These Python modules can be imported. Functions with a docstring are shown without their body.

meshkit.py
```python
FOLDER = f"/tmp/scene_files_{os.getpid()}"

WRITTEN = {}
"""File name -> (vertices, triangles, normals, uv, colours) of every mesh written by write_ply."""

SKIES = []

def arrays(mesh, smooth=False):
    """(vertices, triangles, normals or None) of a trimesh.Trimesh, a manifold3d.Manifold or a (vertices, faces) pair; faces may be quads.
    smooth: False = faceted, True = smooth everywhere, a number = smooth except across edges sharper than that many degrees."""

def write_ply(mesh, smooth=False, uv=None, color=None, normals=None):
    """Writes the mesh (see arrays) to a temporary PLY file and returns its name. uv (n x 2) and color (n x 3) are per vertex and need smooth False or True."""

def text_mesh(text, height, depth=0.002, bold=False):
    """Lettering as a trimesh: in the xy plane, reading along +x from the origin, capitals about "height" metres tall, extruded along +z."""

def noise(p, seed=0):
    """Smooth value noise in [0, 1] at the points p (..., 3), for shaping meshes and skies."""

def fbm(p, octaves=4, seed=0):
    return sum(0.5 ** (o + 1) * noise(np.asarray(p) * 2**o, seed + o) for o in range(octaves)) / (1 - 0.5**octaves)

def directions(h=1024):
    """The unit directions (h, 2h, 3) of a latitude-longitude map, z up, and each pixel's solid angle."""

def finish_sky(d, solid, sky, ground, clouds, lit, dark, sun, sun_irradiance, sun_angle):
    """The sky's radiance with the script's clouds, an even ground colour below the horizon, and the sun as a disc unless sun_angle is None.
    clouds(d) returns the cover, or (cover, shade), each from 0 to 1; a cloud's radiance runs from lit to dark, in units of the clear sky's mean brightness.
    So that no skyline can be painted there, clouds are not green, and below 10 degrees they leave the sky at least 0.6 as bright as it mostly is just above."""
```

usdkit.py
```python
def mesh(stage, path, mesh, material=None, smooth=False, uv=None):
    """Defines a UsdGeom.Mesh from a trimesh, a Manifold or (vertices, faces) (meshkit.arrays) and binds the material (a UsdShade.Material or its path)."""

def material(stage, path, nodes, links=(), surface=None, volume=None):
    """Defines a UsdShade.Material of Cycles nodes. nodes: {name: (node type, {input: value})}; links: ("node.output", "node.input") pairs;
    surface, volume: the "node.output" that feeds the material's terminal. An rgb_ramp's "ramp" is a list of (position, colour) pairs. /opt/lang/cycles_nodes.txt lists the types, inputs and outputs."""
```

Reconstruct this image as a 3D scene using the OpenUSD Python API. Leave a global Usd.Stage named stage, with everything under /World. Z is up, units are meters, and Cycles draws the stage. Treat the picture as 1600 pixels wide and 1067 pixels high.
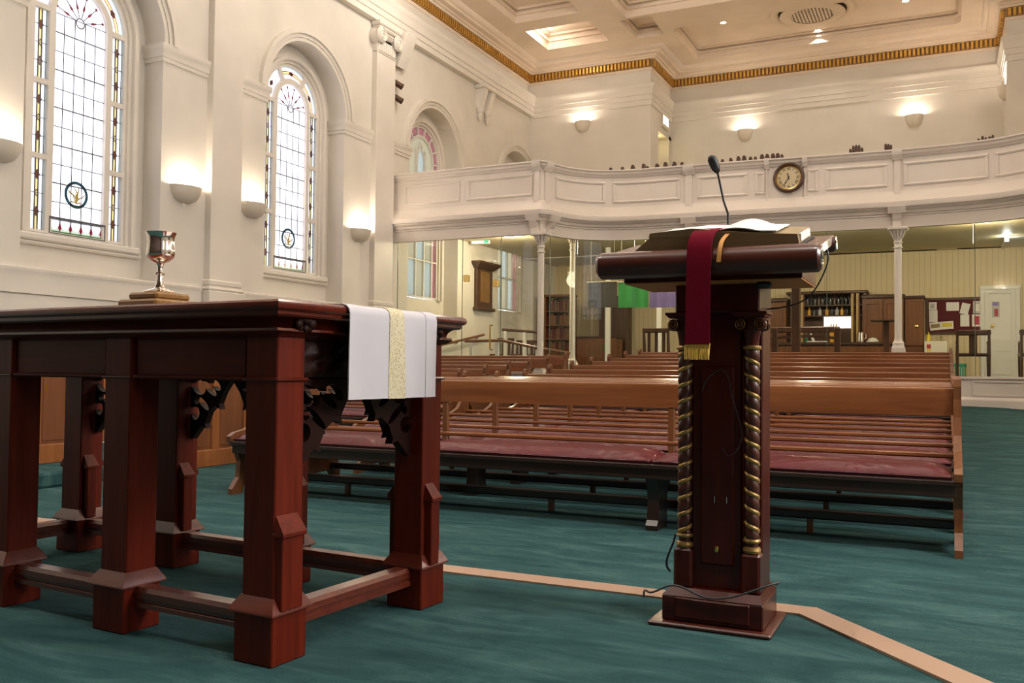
import math, random
import numpy as np, trimesh, usdkit, meshkit
from pxr import Usd, UsdGeom, UsdLux, UsdShade, Gf, Sdf, Vt
from shapely.geometry import Polygon, Point, box as sbox, LineString
from shapely.ops import unary_union
from shapely import affinity

random.seed(7)
stage = Usd.Stage.CreateInMemory()
UsdGeom.SetStageUpAxis(stage, UsdGeom.Tokens.z)
UsdGeom.SetStageMetersPerUnit(stage, 1.0)
UsdGeom.Xform.Define(stage, '/World')
PI = math.pi

# ------------------------------------------------------------------ camera
EYE = np.array([0.0, 0.0, 0.88])
FOC, PITCH, ROLL, YAW = 1424.98, 0.030862, 0.009811, 0.445274
def cam_axes():
    cy, sy, cp, sp, cr, sr = math.cos(YAW), math.sin(YAW), math.cos(PITCH), math.sin(PITCH), math.cos(ROLL), math.sin(ROLL)
    fw = np.array([-sy*cp, cy*cp, sp]); r = np.array([cy, sy, 0]); u = np.cross(r, fw)
    return cr*r+sr*u, -sr*r+cr*u, fw
CR, CU, CF = cam_axes()
camera = UsdGeom.Camera.Define(stage, '/World/camera')
mm = np.eye(4); mm[0, :3] = CR; mm[1, :3] = CU; mm[2, :3] = -CF; mm[3, :3] = EYE
camera.AddTransformOp().Set(Gf.Matrix4d(mm.tolist()))
camera.CreateHorizontalApertureAttr(36.0); camera.CreateVerticalApertureAttr(36.0*1067/1600)
camera.CreateFocalLengthAttr(36.0*FOC/1600)
camera.CreateClippingRangeAttr(Gf.Vec2f(0.05, 200))
camera.CreateExposureAttr(0.72)

# ------------------------------------------------------------------ sky and large lights
DAY = 1.0
dome = UsdLux.DomeLight.Define(stage, '/World/sky')
dome.CreateColorAttr(Gf.Vec3f(0.98, 0.97, 1.0)); dome.CreateIntensityAttr(0.62)

def rect_light(name, pos, look, w, h, power, col):
    l = UsdLux.RectLight.Define(stage, '/World/'+name)
    z = -np.array(look, float); z /= np.linalg.norm(z)
    up = np.array([0, 0, 1.0]) if abs(z[2]) < .9 else np.array([0, 1.0, 0])
    x = np.cross(up, z); x /= np.linalg.norm(x); y = np.cross(z, x)
    m = np.eye(4); m[0, :3] = x; m[1, :3] = y; m[2, :3] = z; m[3, :3] = pos
    l.AddTransformOp().Set(Gf.Matrix4d(m.tolist()))
    l.CreateWidthAttr(w); l.CreateHeightAttr(h); l.CreateIntensityAttr(power); l.CreateColorAttr(Gf.Vec3f(*col))
    return l
# daylight lamps added outside two unseen right-hand openings, one strengthened to light the table
for k, (yc, pw) in enumerate(((-0.25, .6), (3.75, 14.))):
    rect_light('daylight_fill_%d' % k, (4.62, yc, 4.1), (-1, 0, 0), 1.5, 3.2, pw, (1.0, .97, .93))

# ------------------------------------------------------------------ materials
M = {}
def lin(c):
    return tuple(((x/255)/12.92 if x/255 <= .04045 else ((x/255+.055)/1.055)**2.4) for x in c)
def mat(name, nodes, links, surface):
    M[name] = usdkit.material(stage, '/World/Looks/'+name, nodes, links, surface=surface); return M[name]
def plain(name, col, rough=.5, metal=0., **kw):
    return mat(name, {'p': ('principled_bsdf', dict(base_color=col, roughness=rough, metallic=metal, **kw))}, [], 'p.BSDF')
def wood(name, c1, c2, rough=.3, coat=.4, grain='z', scale=9., bump=.15, spec=.5):
    s = {'x': (.06, 1, 1), 'y': (1, .06, 1), 'z': (1, 1, .06)}[grain]
    mid = tuple((a+b)/2 for a, b in zip(c1, c2))
    return mat(name, {
        'g': ('geometry', {}), 'm': ('mapping', {'scale': tuple(scale*k for k in s)}),
        'n': ('noise_texture', {'scale': 2.2, 'detail': 6., 'roughness': .62, 'distortion': .6}),
        'r': ('rgb_ramp', {'ramp': [(.25, c1), (.5, mid), (.75, c2)]}),
        'n2': ('noise_texture', {'scale': 1.3, 'detail': 2.}),
        'rr': ('map_range', {'from_min': .3, 'from_max': .7, 'to_min': rough-.07, 'to_max': rough+.1}),
        'b': ('bump', {'strength': bump, 'distance': .002}),
        'p': ('principled_bsdf', {'coat_weight': coat, 'coat_roughness': .16, 'specular_ior_level': spec})},
        [('g.position', 'm.vector'), ('m.vector', 'n.vector'), ('n.fac', 'r.fac'), ('r.color', 'p.base_color'), ('g.position', 'n2.vector'),
         ('n2.fac', 'rr.value'), ('rr.result', 'p.roughness'), ('n.fac', 'b.height'), ('b.normal', 'p.normal')], 'p.BSDF')
def paint(name, col, rough=.55, var=.05, scale=1.5):
    c1 = tuple(x*(1-var) for x in col); c2 = tuple(min(1, x*(1+var)) for x in col)
    return mat(name, {
        'g': ('geometry', {}), 'n': ('noise_texture', {'scale': scale, 'detail': 4.}),
        'r': ('rgb_ramp', {'ramp': [(.3, c1), (.7, c2)]}),
        'n2': ('noise_texture', {'scale': 60., 'detail': 2.}), 'b': ('bump', {'strength': .05, 'distance': .004}),
        'p': ('principled_bsdf', {'roughness': rough, 'specular_ior_level': .35})},
        [('g.position', 'n.vector'), ('n.fac', 'r.fac'), ('r.color', 'p.base_color'), ('g.position', 'n2.vector'), ('n2.fac', 'b.height'), ('b.normal', 'p.normal')], 'p.BSDF')

paint('wall_paint', (.75, .705, .635))
paint('trim_paint', (.77, .72, .65), rough=.42)
paint('gallery_paint', (.76, .69, .62), rough=.4)
paint('ceiling_paint', (.84, .70, .57))
paint('cream_paint', (.66, .55, .33))
paint('white_gloss', (.74, .73, .69), rough=.3, var=.02)
paint('column_paint', (.72, .67, .59), rough=.55, var=.02)
# beadboard: narrow upright boards of the far wall
mat('beadboard', {
    'g': ('geometry', {}), 'w': ('mapping', {'scale': (1, 0, 0)}),
    'v': ('wave_texture', {'scale': 3.2, 'profile': 'sine', 'wave_type': 'bands', 'bands_direction': 'x'}) if False else ('noise_texture', {'scale': 1.}),
    'sx': ('separate_xyz', {}), 'mu': ('math', {'math_type': 'multiply', 'value2': 9.0}), 'fr': ('math', {'math_type': 'fraction'}),
    'gt': ('math', {'math_type': 'greater_than', 'value2': .9}) if False else ('math', {'math_type': 'less_than', 'value2': .12}),
    'mx': ('mix', {'color1': (.68, .56, .35), 'color2': (.52, .42, .26)}),
    'p': ('principled_bsdf', {'roughness': .5})},
    [('g.position', 'sx.vector'), ('sx.x', 'mu.value1'), ('mu.value', 'fr.value1'), ('fr.value', 'gt.value1'), ('gt.value', 'mx.fac'), ('mx.color', 'p.base_color')], 'p.BSDF')
wood('table_wood', (.070, .0058, .0022), (.165, .018, .0055), rough=.38, coat=.05, spec=.22, grain='z', scale=14)
wood('table_wood_x', (.060, .0055, .0022), (.14, .016, .005), rough=.26, coat=.55, spec=.4, grain='x', scale=14)
wood('table_cap', (.075, .010, .005), (.16, .026, .010), rough=.34, coat=.9, spec=.5, grain='x', scale=14)
wood('apron_wood', (.060, .0055, .0022), (.14, .016, .005), rough=.4, coat=.0, spec=.2, grain='x', scale=14)
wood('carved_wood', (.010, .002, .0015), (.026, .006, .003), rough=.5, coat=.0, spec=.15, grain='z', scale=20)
wood('lectern_wood', (.042, .0042, .0025), (.085, .010, .004), rough=.3, coat=.12, spec=.3, grain='z', scale=12)
wood('lectern_roll', (.05, .010, .006), (.10, .022, .012), rough=.3, coat=.3, grain='x', scale=12)
wood('lit_underside_wood', (.46, .17, .045), (.62, .26, .08), rough=.5, coat=.0, grain='x', scale=12)  # warm light on the desk underside is painted into this colour
wood('pew_wood', (.135, .041, .014), (.30, .108, .036), rough=.3, coat=.28, grain='x', scale=6)
wood('pew_end_wood', (.105, .036, .013), (.21, .08, .027), rough=.3, coat=.35, grain='z', scale=10)
wood('pew_dark', (.012, .006, .005), (.035, .016, .010), rough=.3, coat=.3, grain='x', scale=6)
wood('panel_wood', (.20, .06, .015), (.36, .13, .035), rough=.35, coat=.3, grain='z', scale=8)
wood('panel_inset', (.13, .04, .013), (.22, .075, .025), rough=.35, coat=.3, grain='z', scale=8)
wood('dark_furniture', (.045, .018, .009), (.10, .042, .02), rough=.4, coat=.2, grain='z', scale=10)
wood('mid_furniture', (.12, .04, .012), (.24, .085, .025), rough=.4, coat=.2, grain='z', scale=8)
wood('plinth_wood', (.14, .06, .015), (.32, .16, .04), rough=.25, coat=.5, grain='x', scale=20)
wood('gilt_edge', (.24, .165, .075), (.33, .235, .115), rough=.55, coat=0, grain='x', scale=60)
plain('front_dark', (.03, .016, .01), .5)
# carpet: teal pile with tread marks
mat('carpet', {
    'g': ('geometry', {}), 'm': ('mapping', {'scale': (.9, 3.2, 1.)}),
    'n': ('noise_texture', {'scale': 1.9, 'detail': 8., 'roughness': .74, 'distortion': .7}),
    'r': ('rgb_ramp', {'ramp': [(.34, (.013, .044, .049)), (.5, (.026, .072, .075)), (.66, (.056, .121, .118))]}),
    'nf': ('noise_texture', {'scale': 260., 'detail': 2.}),
    'rf': ('map_range', {'from_min': .25, 'from_max': .75, 'to_min': .72, 'to_max': 1.28}),
    'cc': ('combine_xyz', {}), 'mu': ('mix', {'mix_type': 'multiply', 'fac': 1.}),
    'b': ('bump', {'strength': .6, 'distance': .006}),
    'p': ('principled_bsdf', {'roughness': .95, 'specular_ior_level': .1, 'sheen_weight': .06, 'sheen_roughness': .5, 'sheen_tint': (.4, .8, .8)})},
    [('g.position', 'm.vector'), ('m.vector', 'n.vector'), ('n.fac', 'r.fac'), ('g.position', 'nf.vector'), ('nf.fac', 'rf.value'),
     ('rf.result', 'cc.x'), ('rf.result', 'cc.y'), ('rf.result', 'cc.z'), ('r.color', 'mu.color1'), ('cc.vector', 'mu.color2'), ('mu.color', 'p.base_color'),
     ('nf.fac', 'b.height'), ('b.normal', 'p.normal')], 'p.BSDF')
plain('nosing', (.40, .255, .175), .5)
mat('cushion', {
    'g': ('geometry', {}), 'm': ('mapping', {'scale': (1., 2.4, 1.)}), 'n': ('noise_texture', {'scale': 2.6, 'detail': 3., 'distortion': 1.2}),
    'r': ('rgb_ramp', {'ramp': [(.3, (.070, .006, .011)), (.7, (.115, .012, .019))]}),
    'b': ('bump', {'strength': .7, 'distance': .03}),
    'p': ('principled_bsdf', {'roughness': .33, 'specular_ior_level': .4})},
    [('g.position', 'm.vector'), ('m.vector', 'n.vector'), ('n.fac', 'r.fac'), ('r.color', 'p.base_color'), ('n.fac', 'b.height'), ('b.normal', 'p.normal')], 'p.BSDF')
plain('dentil_gap_shade', (.30, .17, .07), .6)
plain('gold', (.44, .27, .085), .38, .6)
plain('scroll_gilt', (.22, .12, .035), .4, .6)
plain('gilding', (.72, .42, .09), .38, .7)
plain('brass', (.85, .62, .2), .2, 1.)
plain('silver', (.93, .84, .76), .09, 1.)
plain('black_plastic', (.012, .012, .012), .45)
plain('cable_black', (.01, .01, .011), .4)
plain('rubber_grey', (.05, .05, .055), .5)
plain('shade_white', (.76, .69, .58), .5)
plain('cloth_white', (.58, .55, .59), .8, sheen_weight=.2)
plain('cloth_hem', (.595, .565, .605), .8)
mat('lace', {
    'g': ('geometry', {}), 'v': ('voronoi_texture', {'scale': 130.}) , 'r': ('rgb_ramp', {'ramp': [(.0, (.34, .25, .11)), (.3, (.55, .46, .27)), (.6, (.68, .60, .42))]}),
    'p': ('principled_bsdf', {'roughness': .7})},
    [('g.position', 'v.vector'), ('v.distance', 'r.fac'), ('r.color', 'p.base_color')], 'p.BSDF')
mat('burgundy', {
    'g': ('geometry', {}), 'n': ('noise_texture', {'scale': 300., 'detail': 2.}), 'r': ('rgb_ramp', {'ramp': [(.3, (.12, .002, .012)), (.7, (.165, .004, .019))]}),
    'p': ('principled_bsdf', {'roughness': .85, 'specular_ior_level': .1})},
    [('g.position', 'n.vector'), ('n.fac', 'r.fac'), ('r.color', 'p.base_color')], 'p.BSDF')
plain('fringe_gold', (.80, .52, .09), .6)
plain('rack_gold', (.52, .36, .15), .5)
plain('ribbon_orange', (.66, .30, .07), .6)
plain('paper', (.80, .78, .75), .7)
plain('paper_print', (.50, .50, .48), .7)
plain('paper_yellow', (.75, .58, .06), .6)
plain('paper_red', (.45, .04, .06), .6)
plain('ink', (.03, .03, .03), .7)
plain('page_white', (.82, .80, .76), .7)
plain('leather_black', (.02, .018, .016), .5)
plain('clock_face', (.62, .52, .33), .45)
plain('lead', (.10, .10, .11), .5)
plain('felt_maroon', (.10, .012, .016), .9)
plain('appliance_white', (.76, .72, .63), .35)
plain('crate_green', (.02, .26, .15), .45)
plain('banner_grey', (.09, .09, .088), .8)
plain('banner_green', (.07, .42, .12), .8)
plain('banner_purple', (.27, .21, .52), .8)
plain('bottle_dark', (.015, .02, .015), .1)
plain('bottle_green', (.02, .2, .08), .15)
plain('bottle_amber', (.72, .36, .03), .2)
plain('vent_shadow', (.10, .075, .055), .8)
def emit(name, col, s):
    return mat(name, {'e': ('emission', {'color': col, 'strength': s})}, [], 'e.emission')
emit('lamp_glow', (1, .86, .66), 14.)
emit('down_glow', (1, .9, .78), 30.)
emit('hatch_glow', (1., .97, .95), 1.6)
emit('exit_white', (.8, 1., .9), 1.2)
emit('exit_green', (.06, .75, .4), .8)
def pane(name, col, trans=.0):
    return mat(name, {'t': ('translucent_bsdf', {'color': col}), 'x': ('transparent_bsdf', {'color': col}), 'm': ('mix_closure', {'fac': trans}),
                      'g': ('glossy_bsdf', {'roughness': .15, 'color': (.8, .8, .8)}), 'm2': ('mix_closure', {'fac': .05})},
               [('t.BSDF', 'm.closure1'), ('x.BSDF', 'm.closure2'), ('m.closure', 'm2.closure1'), ('g.BSDF', 'm2.closure2')], 'm2.closure')
pane('glass_white', (.86, .85, .90)); pane('glass_white_b', (.82, .83, .88)); pane('glass_lilac', (.74, .68, .82))
pane('glass_yellow', (.80, .71, .46)); pane('glass_red', (.50, .08, .17)); pane('glass_brown', (.34, .16, .09)); pane('glass_green', (.22, .42, .20))
pane('glass_pink', (.44, .27, .28)); pane('glass_teal', (.60, .70, .70)); pane('glass_sage', (.62, .66, .60)); pane('glass_grey', (.45, .48, .46)); pane('glass_grey_b', (.46, .44, .36)); pane('glass_bluegreen', (.10, .20, .22)); pane('glass_olive', (.46, .38, .16))
mat('clear_glass', {'x': ('transparent_bsdf', {'color': (.972, .978, .955)}), 'g': ('glossy_bsdf', {'roughness': .0, 'color': (.9, .95, .92)}),
                    'f': ('fresnel', {'IOR': 1.45}), 'geo': ('geometry', {}), 'k': ('math', {'math_type': 'subtract', 'value1': 1.}), 'k2': ('math', {'math_type': 'multiply'}), 'm': ('mix_closure', {})},
    [('geo.backfacing', 'k.value2'), ('k.value', 'k2.value1'), ('f.fac', 'k2.value2'), ('k2.value', 'm.fac'), ('x.BSDF', 'm.closure1'), ('g.BSDF', 'm.closure2')], 'm.closure')
plain('glass_edge', (.12, .17, .14), .2)

# ------------------------------------------------------------------ scene helpers
used = {}
LOC = {}
def free(path):
    n = used.get(path, -1) + 1; used[path] = n
    return path if n == 0 else '%s_%03d' % (path, n)
def tag(p, label=None, cat=None, group=None, kind=None):
    for k, v in (('label', label), ('category', cat), ('group', group), ('kind', kind)):
        if v: p.SetCustomDataByKey(k, v)
    return p
def thing(name, label, cat=None, loc=(0, 0, 0), rot=0., group=None, kind=None):
    path = free('/World/'+name); x = UsdGeom.Xform.Define(stage, path)
    x.AddTranslateOp().Set(Gf.Vec3d(*map(float, loc)))
    if rot: x.AddRotateZOp().Set(math.degrees(rot))
    LOC[path] = (np.array(loc, float), rot)
    return tag(x.GetPrim(), label, cat, group, kind)
def root_of(path):
    while path not in LOC and path.count('/') > 1: path = path.rsplit('/', 1)[0]
    return LOC.get(path)
class MB:
    def __init__(s): s.v, s.f, s.n = [], [], 0
    def add(s, v, f):
        v = np.asarray(v, float); f = np.asarray(f, int)
        if f.shape[1] == 4: f = np.vstack([f[:, [0, 1, 2]], f[:, [0, 2, 3]]])
        s.v.append(v); s.f.append(f+s.n); s.n += len(v); return s
    def tm(s, t): return s.add(t.vertices, t.faces)
    def box(s, x0, y0, z0, x1, y1, z1):
        x0, x1 = sorted((x0, x1)); y0, y1 = sorted((y0, y1)); z0, z1 = sorted((z0, z1))
        v = [(x, y, z) for z in (z0, z1) for y in (y0, y1) for x in (x0, x1)]
        return s.add(v, [(0, 2, 3, 1), (4, 5, 7, 6), (0, 1, 5, 4), (2, 6, 7, 3), (0, 4, 6, 2), (1, 3, 7, 5)])
    def cbox(s, x0, y0, z0, x1, y1, z1, b=.004):
        x0, x1 = sorted((x0, x1)); y0, y1 = sorted((y0, y1)); z0, z1 = sorted((z0, z1))
        b = min(b, (x1-x0)/2.1, (y1-y0)/2.1, (z1-z0)/2.1)
        p = []
        for X, sx in ((x0, 1), (x1, -1)):
            for Y, sy in ((y0, 1), (y1, -1)):
                for Z, sz in ((z0, 1), (z1, -1)):
                    p += [(X, Y+sy*b, Z+sz*b), (X+sx*b, Y, Z+sz*b), (X+sx*b, Y+sy*b, Z)]
        h = trimesh.convex.convex_hull(np.array(p)); return s.tm(h)
    def hull(s, pts): return s.tm(trimesh.convex.convex_hull(np.array(pts, float)))
    def prism(s, poly, axis, a0, a1):
        if not hasattr(poly, 'geom_type'): poly = Polygon(poly)
        poly = poly.buffer(0)
        for g in getattr(poly, 'geoms', [poly]):
            if g.is_empty or g.area < 1e-9: continue
            t = trimesh.creation.extrude_polygon(g, abs(a1-a0), engine='earcut'); v = t.vertices.copy(); v[:, 2] += min(a0, a1); f = t.faces
            if axis == 'x': v = v[:, [2, 0, 1]]
            elif axis == 'y': v = v[:, [0, 2, 1]]; f = f[:, ::-1]
            s.add(v, f)
        return s
    def lathe(s, prof, c=(0, 0, 0), n=24, ax='z', a0=0., a1=2*PI):
        prof = np.array(prof, float); m = len(prof); full = abs(a1-a0-2*PI) < 1e-6
        A = np.linspace(a0, a1, n+1)[:(n if full else n+1)]
        v = np.array([(r*math.cos(a), r*math.sin(a), z) for a in A for r, z in prof])
        k = len(A); f = []
        for i in range(k if full else k-1):
            j = (i+1) % k
            for q in range(m-1):
                f.append((i*m+q, j*m+q, j*m+q+1, i*m+q+1))
        if ax == 'x': v = v[:, [2, 0, 1]]
        elif ax == 'y': v = v[:, [1, 2, 0]]
        return s.add(v+np.array(c), f)
    def tube(s, path, r, n=8):
        P = np.array(path, float); k = len(P); T = np.gradient(P, axis=0); T /= np.linalg.norm(T, axis=1)[:, None]+1e-12
        r = np.broadcast_to(r, (k,)); ref = np.array([0, 0, 1.]) if abs(T[0][2]) < .9 else np.array([1., 0, 0])
        N = np.cross(T[0], ref); N /= np.linalg.norm(N); v = []
        for i in range(k):
            N = N-T[i]*(N@T[i]); N /= np.linalg.norm(N); B = np.cross(T[i], N)
            v += [P[i]+r[i]*(math.cos(a)*N+math.sin(a)*B) for a in np.arange(n)*2*PI/n]
        f = [(i*n+q, i*n+(q+1) % n, (i+1)*n+(q+1) % n, (i+1)*n+q) for i in range(k-1) for q in range(n)]
        b = len(v); v += [P[0], P[-1]]
        f2 = [(b, (q+1) % n, q) for q in range(n)]+[(b+1, (k-1)*n+q, (k-1)*n+(q+1) % n) for q in range(n)]
        base = s.n; s.add(v, f); s.f.append(np.array(f2)+base); return s
    def sweep(s, prof, path, closed=False):
        """prof: closed outline of (d, z), d to the right of the horizontal path; mitred."""
        P = np.array(path, float)[:, :2]; k = len(P); pr = np.array(prof, float); m = len(pr)
        a = .5*np.sum(pr[:, 0]*np.roll(pr[:, 1], -1)-np.roll(pr[:, 0], -1)*pr[:, 1])
        v = []
        for i in range(k):
            e0 = P[i]-P[i-1] if (i > 0 or closed) else P[1]-P[0]
            e1 = P[(i+1) % k]-P[i] if (i < k-1 or closed) else P[-1]-P[-2]
            e0 = e0/np.linalg.norm(e0); e1 = e1/np.linalg.norm(e1)
            n0 = np.array([e0[1], -e0[0]]); n1 = np.array([e1[1], -e1[0]])
            nn = n0+n1; nn = nn/(nn@nn)*2
            v += [(P[i][0]+nn[0]*d, P[i][1]+nn[1]*d, z) for d, z in pr]
        f = [(i*m+q, ((i+1) % k)*m+q, ((i+1) % k)*m+(q+1) % m, i*m+(q+1) % m) for i in range(k if closed else k-1) for q in range(m)]
        f = np.array(f)
        f = np.vstack([f[:, [0, 1, 2]], f[:, [0, 2, 3]]])
        if not closed:
            t = trimesh.creation.triangulate_polygon(Polygon(pr), engine='earcut')
            tv, tf = t; idx = [int(np.argmin(np.sum((pr-q)**2, 1))) for q in tv]
            c = np.array([[idx[q] for q in tri] for tri in tf])
            f = np.vstack([f, c[:, ::-1], c+(k-1)*m]) if True else f
        tm_ = trimesh.Trimesh(np.array(v), f, process=False)
        if a > 0: pass
        try:
            trimesh.repair.fix_normals(tm_)
        except Exception: pass
        return s.add(tm_.vertices, tm_.faces)
    def xf(s, fn):
        s.v = [fn(v) for v in s.v]; return s
    def build(s, name, m, parent=None, smooth=35, local=False, **kw):
        v = np.vstack(s.v); f = np.vstack(s.f)
        pp = '/World' if parent is None else str(parent.GetPath())
        if not local and parent is not None:
            L = root_of(pp)
            if L is not None:
                v = v-L[0]
                if L[1]:
                    c, d = math.cos(-L[1]), math.sin(-L[1]); v = np.stack([v[:, 0]*c-v[:, 1]*d, v[:, 0]*d+v[:, 1]*c, v[:, 2]], 1)
        path = free(pp+'/'+name)
        p = usdkit.mesh(stage, path, (v, f), M[m], smooth=smooth).GetPrim()
        if kw: tag(p, **kw)
        return p
def copy(src, loc, rot=0., label=None, group=None, name=None):
    was = src.GetCustomData()
    r = thing(name or src.GetName().split('_0')[0], label or was['label'], was.get('category'), loc, rot, group or was.get('group'), was.get('kind'))
    # reference the children of the prototype: the copy's own transform and data stay its own
    r.GetReferences().AddInternalReference(src.GetPath()); r.SetInstanceable(True)
    return r
def at(px, py, x=None, y=None, z=None):
    """The point of a real plane that the photograph shows at pixel (px, py) of 1600 x 1067."""
    d = (px-800)/FOC*CR-(py-533.5)/FOC*CU+CF
    i, val = (0, x) if x is not None else (1, y) if y is not None else (2, z)
    return EYE+d*(val-EYE[i])/d[i]
def smoothstep(t): t = np.clip(t, 0, 1); return t*t*(3-2*t)
ORD = ['front', 'second', 'third', 'fourth', 'fifth', 'sixth', 'seventh', 'eighth', 'ninth', 'tenth', 'eleventh', 'twelfth', 'rearmost']

XW, XR, XC = -9.3, 4.3, -2.5          # left wall, right wall, middle of the ceiling
YB, YK = 22.1, 20.36                  # back wall, front of the corner blocks
ZC = 8.35                             # ceiling
FL = -.06                             # floor of the pews
def floor_z(y): return FL+max(0., y-10.)*.079
BLX, BRX = -6.2, 1.1                  # inner corners of the blocks

# ------------------------------------------------------------------ floors
fl = MB()
ys = [-3., 3.45, 10., 12., 14., 15.75]
v = []; f = []
for y in ys: v += [(XW-.4, y, floor_z(y)), (XR+.4, y, floor_z(y)), (XW-.4, y, floor_z(y)-.2), (XR+.4, y, floor_z(y)-.2)]
for i in range(len(ys)-1):
    a, b = 4*i, 4*i+4
    f += [(a, a+1, b+1, b), (a+2, b+2, b+3, a+3), (a, b, b+2, a+2), (a+1, a+3, b+3, b+1)]
f += [(0, 2, 3, 1), (4*len(ys)-4, 4*len(ys)-3, 4*len(ys)-1, 4*len(ys)-2)]
fl.add(v, f).build('floor', 'carpet', None, smooth=False, label='teal carpeted floor sloping up between the pews to the gallery', kind='structure')
ds = np.array([.535, -.611]); ds /= np.linalg.norm(ds)
C0 = np.array([-.445, 3.555]); C1 = C0+ds*3.6
plat = Polygon([(XW-.1, -2.9), (XW-.1, 3.53), (C0[0]-.02, 3.53), tuple(C1+np.array([-.03, -.02])), (C1[0], -2.9)])
MB().prism(plat, 'z', FL-.1, 0.).build('platform', 'carpet', None, smooth=False, label='low teal carpeted platform under the table and the lectern', kind='structure')
n2 = np.array([-ds[1], ds[0]])     # outward of the chamfer (to the far right)
nos = thing('trim', 'tan nosing strip along the edge of the carpeted platform', None, (0, 0, 0), kind='structure')
MB().prism([(-9.2, 3.46), (-.49, 3.46), (C0[0], 3.58), (-9.2, 3.58)], 'z', FL+.01, .007).build('nosing_strip', 'nosing', nos, smooth=False)
q0 = np.array([-.49, 3.46]); q1 = q0+ds*3.6
MB().prism([tuple(q0), tuple(C0+np.array([0, .025])), tuple(C0+ds*3.6+n2*.03), tuple(q1)], 'z', FL+.01, .0085).build('nosing_strip', 'nosing', nos, smooth=False)

# ------------------------------------------------------------------ left wall
def arch_poly(yc, r, z0, zs, n=28):
    return Polygon([(yc-r, z0), (yc+r, z0)]+[(yc+r*math.cos(a), zs+r*math.sin(a)) for a in np.linspace(0, PI, n)])
BAYS = [3.75, 7.75, 11.75, 15.8, 19.7]
PILS = [5.84, 9.84, 13.84]
wl = thing('wall_left', 'cream plastered left wall with arched window recesses and tall pilasters', None, kind='structure')
outer = Polygon([(-3, -.3), (YB+.3, -.3), (YB+.3, 8.7), (-3, 8.7)])
o = outer
for yc in BAYS: o = o.difference(arch_poly(yc, .99, 1.96 if yc < 14 else 1.5, 5.12))
MB().prism(o, 'x', XW-.33, XW).build('wall_face', 'wall_paint', wl, smooth=30)
o = outer
for yc in BAYS: o = o.difference(arch_poly(yc, .69, 2.42 if yc < 14 else 2.3, 5.12))
MB().prism(o, 'x', XW-.6, XW-.33).build('wall_back', 'wall_paint', wl, smooth=30)
# archivolts, stepped rings
for yc in BAYS[:4]+[19.7]:
    b = MB()
    for r0, r1, d in ((.99, 1.05, .03), (1.05, 1.11, .045), (1.11, 1.175, .075)):
        ring = Polygon([(yc+r1*math.cos(a), 5.12+r1*math.sin(a)) for a in np.linspace(0, PI, 40)]+[(yc+r0*math.cos(a), 5.12+r0*math.sin(a)) for a in np.linspace(PI, 0, 40)])
        if yc > 19: ring = ring.intersection(sbox(0, 0, YK, 9))
        b.prism(ring, 'x', XW-.02, XW+d)
    b.build('archivolt', 'trim_paint', wl, smooth=30)
    b = MB()
    for r0, r1, d in ((.69, .74, .05), (.74, .80, .10), (.80, .86, .04)):
        zb = 2.42 if yc < 14 else 2.3
        fr = arch_poly(yc, r1, zb-(.0 if r1 < .85 else .0), 5.12).difference(arch_poly(yc, r0, zb-.01, 5.12))
        b.prism(fr, 'x', XW-.34, XW-.33+d)
    b.build('architrave_moulding', 'trim_paint', wl, smooth=30)
    if yc < 14:
        MB().cbox(XW-.34, yc-.9, 2.33, XW-.22, yc+.9, 2.42, .02).cbox(XW-.34, yc-.95, 2.28, XW-.25, yc+.95, 2.335, .02).build('sill', 'trim_paint', wl)
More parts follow.
